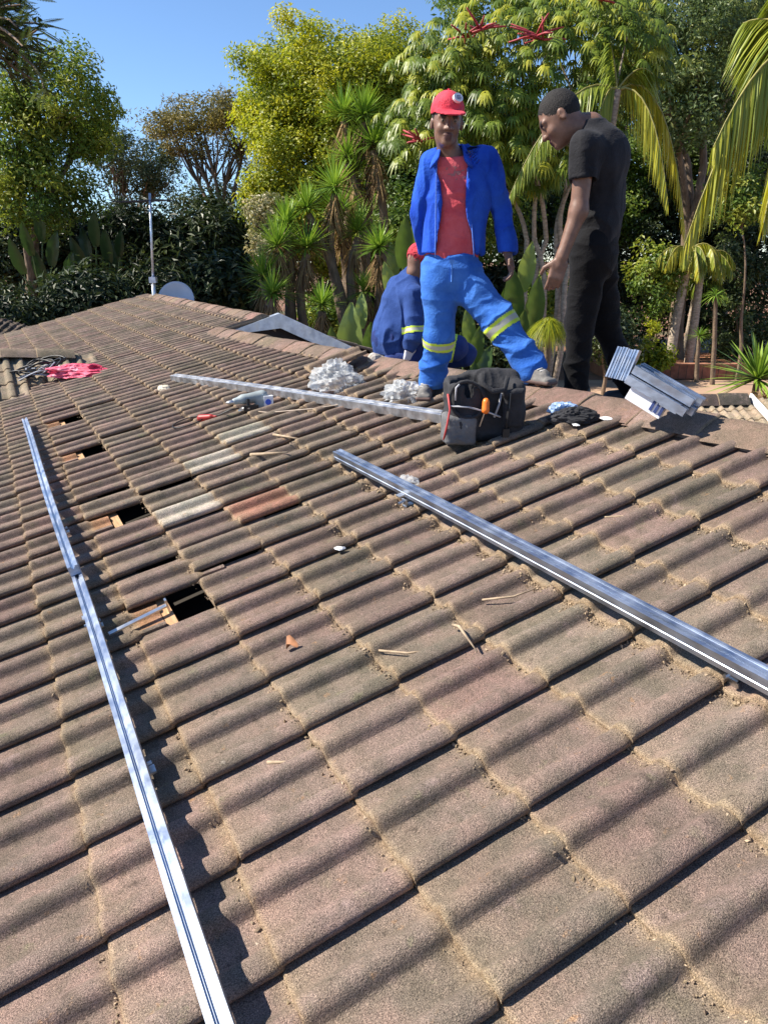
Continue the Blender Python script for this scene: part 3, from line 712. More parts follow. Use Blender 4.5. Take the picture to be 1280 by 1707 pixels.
# --- corded power tool with red plug
def tool():
    o = roof(4.98, 1.27, .05); t = thing('power_tool', 'grey and blue hand power tool lying on the tiles above the pale tiles', 'power tool', None, tuple(o))
    ax = unit(RT * .95 + HD * .3); ay = unit(np.cross(ZUP, ax)); P = lambda x, y, z: o + ax * x + ay * y + ZUP * z
    f = Field(o - .25, o + .25, .005); f.cone(P(-.05, 0, .05), P(.08, .01, .065), .032, .040, .02); f.cone(P(-.05, 0, .05), P(-.11, -.01, .04), .028, .022, .02); f.box(P(.06, .0, .0), (.03, .03, .05), (ax, ay, ZUP), .012, .02)
    me, _, _ = soft('housing', f, simple('grey_housing', (.30, .34, .34), .45), 1); put('housing', me, t)
    m = MB(); m.box(P(.115, -.02, .025), (.032, .022, .045), (ax, ay, ZUP)); put('battery', m.mesh('battery', simple('pale_case', (.65, .67, .70), .4)), t)
    m = MB(); m.tube([P(.112, -.0425, .03), P(.112, -.047, .03)], .02, 14); put('badge', m.mesh('badge', simple('blue_badge', (.03, .09, .5), .4)), t)
    m = MB(); m.tube([P(-.10, -.01, .04), P(-.15, -.02, .035), P(-.17, -.02, .035)], [.018, .014, .004], 10); m.tube([P(-.06, -.035, .0), P(-.09, -.06, -.01), P(-.02, -.07, .0)], .011, 8); put('chuck', m.mesh('chuck', M_STEEL, True), t)
    m = MB(); m.box(P(-.01, -.06, .0), (.05, .018, .018), (ax, ay, ZUP)); m.tube([P(-.03, -.06, -.03), P(-.025, -.05, .06)], .012, 8); put('grip', m.mesh('grip', M_BLACK), t)
    c = thing('corded_plug', 'thin dark cord coiled around a red plug below the power tool', 'cord', None, tuple(roof(5.1, .96, .05)))
    m = MB(); m.tube([P(-.09, -.05, .0), P(-.16, -.10, .0), roof(5.08, 1.06, .04), roof(5.11, .99, .05)], .005, 6)
    m.tube([roof(5.16 + .10 * math.cos(a), .86 + .11 * math.sin(a), .048) for a in np.linspace(.2, 7.5, 34)], .004, 6)
    put('cable', m.mesh('cable', M_BLACK, True), c)
    f = Field(roof(5.1, .97, .05) - .1, roof(5.1, .97, .05) + .1, .004); f.cone(roof(5.13, .945, .05), roof(5.07, 1.0, .05), .026, .02, .01); f.cone(roof(5.07, 1.0, .05), roof(5.04, 1.03, .05), .012, .008, .01)
    me, _, _ = soft('plug', f, simple('red_plug', (.38, .03, .025), .45), 1); put('plug', me, c)
    m = MB(); m.tube([P(-.0, -.07, -.02), roof(4.72, 1.30, .04), roof(4.42, 1.52, .045), roof(4.2, 1.72, .06), roof(4.05, 1.9, .05)], .0045, 6)
    tag(obj('extension_lead', m.mesh('extension_lead', simple('beige_cord', (.33, .26, .2), .6), True)), 'thin beige lead running from the power tool over the slanted rail', 'cord')
tool()

m = MB(); m.box(roof(2.69, .03, .035), (.115, .012, .003), (unit(RX + RY * .12), unit(RY - RX * .12), RZ)); m.box(roof(2.705, .145, .03), (.004, .012, .03), (RX, RY, RZ))
tag(obj('steel_strip', m.mesh('steel_strip', M_STEEL)), 'flat bright metal strip lying in the nearest hole of the roof', 'metal strip')
# the loosened tile leaning by its gap
tl = tiles('loose_tile', [(0., 0., 0., 0.)], lambda V: roof(5.02, 1.80, .075) + V[:, 0:1] * unit(RX * .95 - RY * .12 + RZ * .12) + V[:, 1:2] * unit(RY + RX * .1 + RZ * .06) + V[:, 2:3] * RZ, M_TILE, house, lambda v, u: (.22, .17, .14))
tl.parent = None; tag(tl, 'loose brown tile lifted out of place beside the clear plastic bag', 'roof tile')

# --- antenna mast and dish beyond the far ridge end
def antenna():
    b = A(X2, 14.45, Z2 + .03); dd = float((b - CAM) @ HD); b = at(257, 497, dd); tp = at(250, 322, dd)
    t = thing('antenna_mast', 'slim grey antenna mast standing at the far end of the ridge', 'antenna', None, tuple(b - A(0, 0, .1)))
    m = MB(); m.tube([b - A(0, 0, .25), b + (tp - b) * .18], .038, 10); m.tube([b + (tp - b) * .17, tp], .022, 10); put('pole', m.mesh('pole', M_GALV, True), t)
    m = MB(); m.box(b + (tp - b) * .18, (.06, .06, .05), (RT, HD, ZUP)); put('bracket', m.mesh('bracket', M_GALV), t)
    m = MB(); c = b + (tp - b) * .93; bd = unit(-RT * .9 + HD * .5)
    m.tube([c + bd * -.45, c + bd * .75], .012, 6)
    for k in range(9): m.tube([c + bd * (-.4 + .135 * k) - np.cross(ZUP, bd) * .24, c + bd * (-.4 + .135 * k) + np.cross(ZUP, bd) * .24], .006, 5)
    put('yagi_array', m.mesh('yagi_array', simple('dark_metal', (.06, .06, .065), .5, .6), True), t)
    c = at(296, 503, dd + .9); t = thing('satellite_dish', 'grey satellite dish showing half over the far ridge beside the mast', 'satellite dish', None, tuple(c - A(0, 0, .6)))
    nrm = unit(-HD + RT * .05 + ZUP * .35); ux = unit(np.cross(nrm, ZUP)); uy = np.cross(ux, nrm); R_ = .345
    V = []; F = []; nr, na = 8, 36
    for lay, off in ((0, 0.), (1, -.012)):
        for i in range(nr + 1):
            for k in range(na):
                r = R_ * i / nr; a = 2 * math.pi * k / na; V.append(c + ux * r * math.cos(a) + uy * r * math.sin(a) * 1.05 + nrm * (.11 * (i / nr)**2 + off))
    n1 = (nr + 1) * na
    for lay in (0, 1):
        for i in range(nr):
            for k in range(na): F.append((lay * n1 + i * na + k, lay * n1 + i * na + (k + 1) % na, lay * n1 + (i + 1) * na + (k + 1) % na, lay * n1 + (i + 1) * na + k))
    for k in range(na): F.append((nr * na + k, nr * na + (k + 1) % na, n1 + nr * na + (k + 1) % na, n1 + nr * na + k))
    put('reflector', mesh_of('reflector', V, F, simple('dish_grey', (.60, .62, .68), .5, 0, .05, 4)), t)
    m = MB(); m.tube([c - nrm * .02, c - nrm * .12 - ZUP * .1, c - nrm * .12 - ZUP * .9], .025, 8); put('mount_arm', m.mesh('mount_arm', M_GALV, True), t)
    m = MB(); m.tube([c - uy * .33, c - uy * .25 + nrm * .4], .012, 6); m.tube([c - uy * .25 + nrm * .38, c - uy * .22 + nrm * .47], .03, 8); put('feed_arm', m.mesh('feed_arm', M_GALV, True), t)
antenna()

# --- twigs, a dead leaf, a strip of wood
M_TWIG = simple('dry_twig', (.36, .27, .18), .9, 0, .3, 30)
def twig(label, pts, r, cat='twig'):
    m = MB(); P = [roof(*p) for p in pts]; m.tube(P, [r] * (len(P) - 1) + [r * .5], 6); tag(obj('dry_twig', m.mesh('dry_twig', M_TWIG, True)), label, cat, 'twigs on the tiles')
twig('forked dry twig standing off the tiles below the right rail', [(1.78, .86, .03), (1.70, .84, .075), (1.60, .83, .04)], .005)
twig('pale straight twig on a tile edge right of the pale tiles', [(4.17, 1.14, .06), (3.95, 1.22, .05)], .008)
twig('pale strip of wood over a dark gap below the pale tiles\' end', [(3.98, .93, .055), (3.78, 1.08, .06)], .011, 'wood strip')
twig('short curved twig on the pan under the middle of the roof', [(1.83, .62, .035), (1.76, .68, .03), (1.72, .74, .03)], .0035)
twig('thin twig beside the left rail shadow near the bottom', [(1.62, .17, .03), (1.56, .24, .03)], .005)
twig('curved pale twig on the tiles just below the ribbed rail', [(1.82, 1.00, .035), (1.76, 1.08, .035), (1.75, 1.16, .03)], .0035)
twig('long straw lying right of the bag on the upper tiles', [(1.93, 1.62, .035), (1.83, 1.72, .035)], .003)
mb = MB(); c = roof(2.07, .42, .045)
V = [roof(2.07 + .05 * math.cos(a) * .6, .42 + .020 * math.sin(a), .042 + .016 * math.sin(2 * a + .5) + .006 * math.cos(3 * a)) for a in np.linspace(0, 2 * math.pi, 12, endpoint=False)] + [c - RZ * .006]
tag(obj('dead_leaf', mesh_of('dead_leaf', V, [(k, (k + 1) % 12, 12) for k in range(12)], simple('dead_leaf_brown', (.27, .12, .055), .7))), 'curled orange-brown dead leaf in the middle of the roof', 'leaf')

# --- dry litter gathered along the lower edges of the tile courses
def litter():
    g = np.random.default_rng(11); V = []; F = []; T = []; o = 0
    oct_ = np.array([(1, 0, 0), (-1, 0, 0), (0, 1, 0), (0, -1, 0), (0, 0, 1), (0, 0, -1)], float); of = [(0, 2, 4), (2, 1, 4), (1, 3, 4), (3, 0, 4), (2, 0, 5), (1, 2, 5), (3, 1, 5), (0, 3, 5)]
    us, vs = [], []
    for r in range(-2, 8):
        for q in range(3000 + 2000 * max(r, 0)):
            u = g.uniform(.3, 6.5) if g.random() < .75 else g.uniform(6.5, 13); 
            den = .5 + .5 * vnoise(np.array([[u * 2.2, r * 1.7, 0]]), 12)[0]
            if g.random() > den * (.35 + .09 * max(r, 0)): continue
            x = ((u - U0) % .3); zz = float(np.interp(x, PR[:, 0], PR[:, 1]))
            v = r * .3 - abs(g.normal(0, .010 + .0022 * max(r, 0))) - .002
            s = abs(g.normal(.0010, .0014)) + .0010
            rot = np.linalg.qr(g.normal(size=(3, 3)))[0]; b = roof(u, v, .009 + zz * .92 + s * .4)
            V.append(b + (oct_ * np.array([s * 1.6, s, s * .8])) @ rot); F.append(np.array(of) + o); o += 6
            T.append(np.tile(np.array([[.34, .25, .16], [.24, .18, .11], [.40, .30, .20], [.18, .13, .09]])[g.integers(4)] * g.uniform(.8, 1.2), (6, 1)))
    t = NT('dry_litter'); t.base(t.attr('tint')); t.set(Roughness=.95)
    tag(obj('litter', fast_mesh('litter', np.concatenate(V), np.concatenate(F), t.m, False, {'tint': np.concatenate(T)})), kind='stuff')
litter()

# ------------------------------------------------------------------ people
def skinmat():
    t = NT('skin'); t.base(t.mix(1., t.attr('tint'), t.ramp(t.noise(40, 4), [(.3, .82), (.7, 1.15)]), 'MULTIPLY')); t.set(Roughness=.48); t.b.inputs['Specular IOR Level'].default_value = .4
    t.b.inputs['Subsurface Weight'].default_value = .06; t.b.inputs['Subsurface Radius'].default_value = (.02, .008, .004); t.bump(t.noise(160, 3), .12, .002); return t.m
M_SKIN = skinmat()
SKIN = np.array((.185, .102, .070))
def head(F, c, r, fw, up, nb, s=1.0):
    """skull, jaw, brow, nose, lips, ears and neck; returns the places the colours need"""
    P = lambda a, b, z: c + (r * a + fw * b + up * z) * s
    ax = (r, fw, up); E = lambda p, rr, k, cut=False: F.ell(p, np.array(rr) * s, ax, k * s, cut)
    E(P(0, -.012, .022), (.073, .094, .094), .01); E(P(0, .030, -.045), (.057, .060, .074), .035)
    E(P(0, .070, -.098), (.026, .022, .018), .025); E(P(0, .074, .020), (.052, .018, .013), .02)
    for sg in (-1, 1):
        E(P(sg * .034, .062, -.034), (.022, .020, .020), .02); E(P(sg * .030, .098, .0), (.015, .016, .010), .012, True); E(P(sg * .030, .078, .0), (.0125, .0125, .0125), .002)
        E(P(sg * .077, -.008, -.012), (.009, .018, .029), .006); E(P(sg * .087, -.004, -.010), (.007, .009, .016), .004, True); E(P(sg * .016, .094, -.036), (.009, .010, .008), .006)
    F.cone(P(0, .086, .004), P(0, .106, -.034), .008 * s, .012 * s, .012 * s)
    E(P(0, .088, -.064), (.024, .011, .0075), .006); E(P(0, .086, -.078), (.021, .011, .008), .006)
    F.cone(P(0, -.018, -.07), nb, .054 * s, .058 * s, .03)
    return [(P(sg * .030, .089, .0), .006 * s, (.015, .01, .008)) for sg in (-1, 1)] + [(P(sg * .030, .0865, .0), .0085 * s, (.22, .18, .15)) for sg in (-1, 1)] \
        + [(P(sg * .030, .090, .023), .017 * s, (.02, .013, .01)) for sg in (-1, 1)] + [(P(0, .092, -.071), .021 * s, (.10, .045, .04))]  # eye whites toned dark, shadow over the eyes put into the colour
def hand(F, wr, d, side, pn, s=1., curl=.35):
    """palm, four bent fingers of unequal length and a thumb leaving the side of the palm"""
    d = unit(d); pn = unit(np.asarray(pn) - d * (np.asarray(pn) @ d)); sg = 1 if np.cross(d, pn) @ side > 0 else -1; side = np.cross(d, pn) * sg
    F.box(wr + d * .045 * s, np.array((.038, .048, .014)) * s, (side, d, pn), .012 * s, .012); F.cone(wr - d * .03, wr + d * .02, .026 * s, .026 * s, .015, pn, .75)
    for k, (x, L) in enumerate(((.030, .070), (.010, .080), (-.010, .074), (-.029, .058))):
        p = wr + (d * .088 + side * x * .9) * s; a = .12 + .05 * k; q = p
        for j, fr in enumerate((.45, .32, .23)):
            a += curl * (1.0 + .12 * k) * (.7 if j == 0 else 1); v = unit(d * math.cos(a) + pn * math.sin(a) + side * x * .4)
            F.cone(q, q + v * L * fr * s, (.0092 - .0008 * j) * s, (.0086 - .0009 * j) * s, .003); q = q + v * L * fr * s
    p = wr + (d * .022 + side * .036) * s; q = p + unit(d * .7 + side * .75 + pn * .35) * .04 * s; F.cone(p, q, .014 * s, .0105 * s, .012); F.cone(q, q + unit(d * .9 + side * .2 + pn * .35) * .03 * s, .0105 * s, .0085 * s, .004)
def skin_attr(spots, base=SKIN, hands=()):
    def fn(V, F):
        T = np.tile(base, (len(V), 1)) * (1 + .10 * vnoise(V * 25, 3))[:, None]
        for p, r_, c in spots[::-1]:
            m = np.linalg.norm(V - p, axis=1) < r_; T[m] = c
        for p, r_ in hands:
            m = np.clip(1 - np.linalg.norm(V - p, axis=1) / r_, 0, 1)[:, None]; T = T * (1 + .35 * m)
        return {'tint': T}
    return fn
def shoe(F, toe, heel, sole_n, s=1., k=.02):
    toe, heel, n = np.asarray(toe, float), np.asarray(heel, float), unit(sole_n); d = unit(toe - heel); n = unit(n - d * (n @ d)); sd_ = np.cross(d, n)
    F.box((toe + heel) / 2 + n * .014, (np.linalg.norm(toe - heel) / 2, .042 * s, .016), (d, sd_, n), .014, 0)
    F.cone(heel + d * .05 + n * .05, toe - d * .06 + n * .035, .042 * s, .034 * s, .02); F.cone(heel + d * .06 + n * .05, heel + d * .055 + n * .085, .042 * s, .043 * s, .03)
    return d, sd_, n
def limbs(F, segs, k=.03):
    for a, b, ra, rb in segs: F.cone(a, b, ra, rb, k)
def hivis(name, V, F, a, b, t0, t1, parent, reach=.16, mats=None):
    """reflective band: the strip of the garment between two heights of a limb, lifted off by 4 mm"""
    a, b = np.asarray(a, float), np.asarray(b, float); ba = b - a; L = np.linalg.norm(ba); d = ba / L
    t = (V - a) @ d; rr = np.linalg.norm(V - a - t[:, None] * d, axis=1); N = vnormals(V, F)
    ok = (t > t0 * L) & (t < t1 * L) & (rr < reach); fm = ok[F].all(1); f = F[fm]
    if not len(f): return
    ids, inv = np.unique(f, return_inverse=True); f2 = inv.reshape(f.shape); V2 = V[ids] + N[ids] * .005; tt = (t[ids] / L - t0) / (t1 - t0)
    return put(name, fast_mesh(name, V2, f2, mats or M_HIVIS, True, {'tint': tt}), parent)
hv = NT('hi_vis_tape'); cr_ = hv.n('ShaderNodeValToRGB'); cr_.color_ramp.interpolation = 'CONSTANT'; els = cr_.color_ramp.elements
els[0].position = 0; els[0].color = (.55, .72, .06, 1); els[1].position = .30; els[1].color = (.48, .47, .38, 1); e_ = els.new(.70); e_.color = (.55, .72, .06, 1)
hv.l(hv.attr('tint', True), cr_.inputs[0]); hv.base(cr_.outputs[0]); hv.set(Roughness=.45); M_HIVIS = hv.m
def cap(parent, c, r, fw, up, s, mat, brim=True, low=0.):
    P = lambda a, b, z: c + (r * a + fw * b + up * z) * s
    f = Field(c - .22, c + .22, .005); f.ell(P(0, -.012, .046), (.082 * s, .102 * s, .092 * s), (r, fw, up), 0); f.plane(P(0, 0, .030 - low), -up + fw * (.08 + low * 4))
    i2 = Field(c - .22, c + .22, .005); i2.ell(P(0, -.012, .040), (.077 * s, .097 * s, .088 * s), (r, fw, up), 0); f.minus(i2)
    if brim:
        f.ell(P(0, .105, .036), (.078 * s, .075 * s, .007 * s), (r, unit(fw - up * .22), unit(up + fw * .22)), .008)
    me, V, F = soft('cap', f, mat, 2, .0015, 20, seed=2); o = put('cap', me, parent)
    m = MB(); m.tube([P(0, -.012, .136), P(0, -.012, .143)], .007 * s, 8); sub('button', m.mesh('button', mat, True), o)
    return P
def person(label, loc):
    return thing('person', label, 'person', None, tuple(loc))

# ---- first man: red cap, open blue jacket, blue work trousers, one foot on the slope and one on the ridge
def man_red_cap():
    d0 = 4.42; fw = unit(-HD - RT * .06); r = unit(np.cross(fw, ZUP)); r = r if r @ RT > 0 else -r; up = ZUP
    hip = at(752, 440, d0); chest = at(764, 318, d0); neck = at(752, 258, d0 - .02)
    fl, fr = roof(3.93, 2.06, .03), RP(3.36, .085)
    S = {k: at(*v) for k, v in dict(shl=(722, 274, d0), shr=(806, 268, d0), ell=(705, 355, d0 + .06), elr=(832, 345, d0 + .02), wrl=(715, 425, d0 + .17), wrr=(845, 418, d0 - .05),
         hl=(733, 462, d0), hr=(772, 458, d0), kl=(733, 562, d0 + .02), kr=(840, 545, d0 - .12), al=(733, 640, d0 + .12), ar=(893, 622, d0 - .17)).items()}
    al = fl + A(0, 0, .09); ar = fr + A(0, 0, .085) - RT * .015
    S['al'] = al * .7 + S['al'] * .3; S['ar'] = ar * .5 + S['ar'] * .5
    t = person('standing man in a red cap, open bright blue jacket and blue reflective-striped trousers', (al + ar) / 2 - A(0, 0, .1))
    lo = at(640, 690, d0) - .35; lo[2] = .35; hi = at(900, 120, d0) + .45
    lo = np.minimum(at(670, 690, d0), at(930, 690, d0)) - .35; hi = np.maximum(at(670, 120, d0), at(930, 120, d0)) + .35; lo[2] = fl[2] - .08
    # body
    hc = at(745, 203, d0 - .06); hup = unit(ZUP + RT * .05 + fw * .10); hfw = unit(fw + RT * .10 - ZUP * .12); hfw = unit(hfw - hup * (hfw @ hup)); hr_ = np.cross(hfw, hup); hr_ = hr_ if hr_ @ RT > 0 else -hr_
    B = Field(lo, hi, .006)
    B.cone(hip, chest, .115, .135, .05, fw, .65); B.cone(S['shl'] + RT * .03, S['shr'] - RT * .03, .055, .055, .05)
    limbs(B, [(S['shl'], S['ell'], .045, .038), (S['ell'], S['wrl'], .038, .027), (S['shr'], S['elr'], .045, .038), (S['elr'], S['wrr'], .038, .027),
              (S['hl'], S['kl'], .075, .052), (S['kl'], S['al'], .05, .035), (S['hr'], S['kr'], .075, .052), (S['kr'], S['ar'], .05, .035)])
    B.cone(S['al'], fl - HD * .08 + A(0, 0, .03), .03, .025, .02); B.cone(S['ar'], fr - HD * .07 + RT * .03 + A(0, 0, .0), .03, .025, .02)
    spots = head(B, hc, hr_, hfw, hup, neck - A(0, 0, .03), 1.02)
    hand(B, S['wrr'] + unit(S['wrr'] - S['elr']) * .02, unit(S['wrr'] - S['elr'] + RT * .02), unit(-HD), -RT, 1.0, .42)
    hand(B, S['wrl'] + unit(S['wrl'] - S['ell']) * .01, unit(S['wrl'] - S['ell'] + RT * .15), unit(-HD), RT, .95, .4)
    me, V, F = soft('body', B, M_SKIN, 1, attrs=skin_attr(spots)); put('body', me, t)
    # close-cropped hair under the cap edge
    f = Field(hc - .2, hc + .2, .005); f.ell(hc + hup * .024 - hfw * .018, (.079, .096, .097), (hr_, hfw, hup), 0); f.plane(hc + hfw * .01, hfw * .8 - hup * .5); f.plane(hc - hup * .05, -hup)
    me, _, _ = soft('hair', f, M_HAIR, 1); put('hair', me, t)
    P = cap(t, hc, hr_, hfw, hup, 1.06, cloth('red_cotton', (.62, .045, .075), (.72, .09, .12), .1))
    m = MB(); bc = P(.034, .080, .098); bn = unit(hr_ * .38 + hfw * .75 + hup * .45); bx = unit(np.cross(hup, bn)); by = np.cross(bn, bx)
    ring = [bc + bn * .004 + bx * .027 * math.cos(a) + by * .023 * math.sin(a) for a in np.linspace(0, 2 * math.pi, 20, endpoint=False)]
    m.add([p + bn * .004 for p in ring] + [p - bn * .012 for p in ring], [tuple(range(20))] + [(k, (k + 1) % 20, 20 + (k + 1) % 20, 20 + k) for k in range(20)])
    bd = put('badge', m.mesh('badge', simple('white_patch', (.72, .72, .75), .7)), t)
    m = MB()
    for k in range(3): m.box(bc + bn * .0095 + by * (.007 - .008 * k), (.015 - .003 * abs(k - 1), .0022, .0006), (bx, by, bn))
    sub('patch_print', m.mesh('patch_print', simple('grey_blue_thread', (.16, .20, .33), .7)), bd).matrix_parent_inverse = Matrix()
    # red shirt
    Sh = Field(lo, hi, .006); Sh.cone(hip + A(0, 0, .03), chest, .148, .158, .05, fw, .68); Sh.cone(S['shl'] + RT * .04, S['shr'] - RT * .04, .062, .062, .07); Sh.cone(chest + A(0, 0, .1), neck, .1, .066, .05, fw, .8)
    base_ = Sh.copy(); Sh.plane(hip + A(0, 0, .022), -ZUP); Sh.plane(neck + A(0, 0, -.012) + fw * .03, unit(ZUP + fw * .35)); 
    me, V, F = soft('shirt', Sh, cloth('red_jersey', (.64, .085, .105), (.72, .16, .175), .1), 2, .008, 8, (.8, .8, 1.3), 4); shirt = put('shirt', me, t)
    # faded print on the chest
    Ns = vnormals(V, F); px = lambda x, y: at(x, y, d0)
    ctr = px(757, 292); T = (V - ctr); msk = (np.abs(T @ RT) < .055) & (np.abs(T @ ZUP) < .035) & (Ns @ fw > .3) & (vnoise(V * np.array([55, 55, 120]), 9) > -.05)
    f = F[msk[F].all(1)]
    if len(f):
        ids, inv = np.unique(f, return_inverse=True); sub('faded_print', fast_mesh('faded_print', V[ids] + Ns[ids] * .002, inv.reshape(f.shape), cloth('faded_print', (.42, .14, .14), (.40, .20, .20), .1)), shirt).matrix_parent_inverse = Matrix()
    # trousers
    Tr = Field(lo, hi, .006)
    wst = at(753, 432, d0)
    Tr.cone(wst + A(0, 0, .03), hip - A(0, 0, .03), .142, .16, .03, fw, .72)
    limbs(Tr, [(S['hl'] + A(0, 0, -.02), S['kl'], .105, .082), (S['kl'], S['al'], .080, .082), (S['hr'] + A(0, 0, -.02), S['kr'], .108, .09), (S['kr'], S['ar'], .087, .085)], .035)
    Tr.plane(wst + A(0, 0, .022), ZUP)
    cutl = S['al'] - A(0, 0, .05); 
    X, Y, Z = Tr.ax[0][:, None, None], Tr.ax[1][None, :, None], Tr.ax[2][None, None, :]
    mid = (S['kl'] + S['kr']) / 2; leftside = ((X - mid[0]) * RT[0] + (Y - mid[1]) * RT[1]) < 0
    dl = -(Z - (S['al'][2] - .045)); nr = unit(S['ar'] - S['kr']); pr_ = S['ar'] + nr * .045
    dr = (X - pr_[0]) * nr[0] + (Y - pr_[1]) * nr[1] + (Z - pr_[2]) * nr[2]
    Tr.f = np.maximum(Tr.f, np.where(leftside, dl, dr).astype(np.float32))
    me, V, F = soft('trousers', Tr, cloth('blue_work_trousers', (.026, .125, .50), (.075, .23, .64), .15), 2, .015, 6.5, (.7, .7, 1.5), 7); put('trousers', me, t)
    hivis('reflective_band', V, F, S['hl'], S['al'], .54, .635, t); hivis('reflective_band', V, F, S['hr'], S['ar'], .50, .615, t)
    m = MB(); c = at(752, 447, d0) + fw * .125
    m.tube([c + A(0, 0, .03), c - A(0, 0, .01), c - A(0, 0, .07) - fw * .01], .004, 5); m.box(c + A(0, 0, .035), (.012, .006, .010), (RT, fw, ZUP)); put('fly', m.mesh('fly', cloth('pale_blue_stitch', (.10, .25, .62))), t)
    # jacket: a shell round the shirt, open at the front
    J = Field(lo, hi, .006)
    J.cone(hip + A(0, 0, .0), chest, .172, .170, .05, fw, .76); J.cone(S['shl'] + RT * .03, S['shr'] - RT * .03, .074, .074, .06); J.cone(chest + A(0, 0, .1), neck + A(0, 0, .03) - fw * .035, .10, .078, .04, fw, .9)
    limbs(J, [(S['shl'] + A(0, 0, .005), S['ell'] - RT * .015, .074, .060), (S['shr'] + A(0, 0, .005), S['elr'] + RT * .012, .074, .060)], .02); limbs(J, [(S['ell'] - RT * .015, S['wrl'], .060, .052), (S['elr'] + RT * .012, S['wrr'], .060, .052)], .006)
    J.plane(S['wrr'] + unit(S['wrr'] - S['elr']) * .015, ZUP * -1); 
    hz = at(752, 437, d0)[2]
    torso = (np.abs((X - hip[0]) * RT[0] + (Y - hip[1]) * RT[1]) < .178)
    J.f = np.where(torso, np.maximum(J.f, (hz - Z).astype(np.float32)), J.f)
    J.minus(base_.copy().grow(.004)); J.plane(neck + A(0, 0, .035), unit(ZUP + fw * .4))
    tp, bt_ = at(751, 250, d0) , at(757, 440, d0)
    W0, W1_ = .062, .095
    lat = (X - tp[0]) * RT[0] + (Y - tp[1]) * RT[1]; tt = np.clip((tp[2] - Z) / (tp[2] - bt_[2]), 0, 1); cen = tt * float((bt_ - tp) @ RT); hw = W0 + (W1_ - W0) * tt + .010 * np.sin(tt * 9)
    frn = (X - chest[0]) * fw[0] + (Y - chest[1]) * fw[1]
    wedge = np.maximum(np.abs(lat - cen) - hw, -(frn - .0)); J.f = np.maximum(J.f, -wedge.astype(np.float32))
    me, V, F = soft('jacket', J, cloth('royal_blue_drill', (.011, .060, .46), (.032, .13, .62), .12), 2, .017, 6.5, (1.2, 1.2, .6), 5); jk = put('jacket', me, t)
    m = MB()
    for sg in (-1, 1):
        cx = lambda yy, q: at(751 + (757 - 751) * (yy - 250) / 190., yy, d0) + RT * sg * (W0 + (W1_ - W0) * (yy - 250) / 190. + .012)
        pts = [cx(yy, 0) + fw * (.118 + .012 * math.sin(yy * .05)) for yy in range(285, 432, 12)]
        m.tube(pts, .0035, 5)
    sub('front_seam', m.mesh('front_seam', cloth('pale_seam', (.10, .20, .62)), True), jk).matrix_parent_inverse = Matrix()
    # collar wings
    for sg in (-1, 1):
        f = Field(neck - .25, neck + .25, .005); a = neck + RT * sg * .070 + A(0, 0, .035) - fw * .03; b = neck + RT * sg * .088 - A(0, 0, .045) + fw * .09
        f.cone(a, b, .030, .040, 0, unit(RT * sg * .75 + ZUP * .6 + fw * .1), .3)
        me, _, _ = soft('collar', f, jk.data.materials[0], 2, .002, 20); put('collar', me, t)
    # shoes
    for (heel, toe) in ((fl + HD * .07 + RT * .01, fl - HD * .17 - RT * .03), (fr + HD * .05 - RT * .05, fr - HD * .13 + RT * .09)):
        f = Field(np.minimum(heel, toe) - .12, np.maximum(heel, toe) + .2, .005); n_ = unit(RZ) if heel is not fr else ZUP
        shoe(f, toe, heel, ZUP); me, _, _ = soft('shoe', f, simple('grey_suede', (.16, .15, .14), .8, 0, .4, 18), 1, .003, 30); so_ = put('shoe', me, t)
        f = Field(np.minimum(heel, toe) - .12, np.maximum(heel, toe) + .1, .005); dd = unit(toe - heel); f.box((toe + heel) / 2 + A(0, 0, .004), (np.linalg.norm(toe - heel) / 2 + .006, .046, .012), (dd, np.cross(ZUP, dd), ZUP), .011, 0)
        me, _, _ = soft('sole', f, simple('dark_sole', (.10, .06, .05), .7), 1); sub('sole', me, so_)
        m = MB(); c = heel + (toe - heel) * .58 + A(0, 0, .075); s_ = np.cross(ZUP, dd)
        for k in range(3): m.tube([c - s_ * .028 + dd * (.02 * k - .01) - A(0, 0, .006 * k), c + dd * (.02 * k) + A(0, 0, .008 - .006 * k), c + s_ * .028 + dd * (.02 * k - .01) - A(0, 0, .006 * k)], .004, 5)
        sub('lace', m.mesh('lace', simple('pale_lace', (.45, .44, .42), .8), True), so_)
M_HAIR = simple('black_hair', (.012, .010, .009), .8, 0, .4, 90, .8, 190, bdist=.006)
man_red_cap()

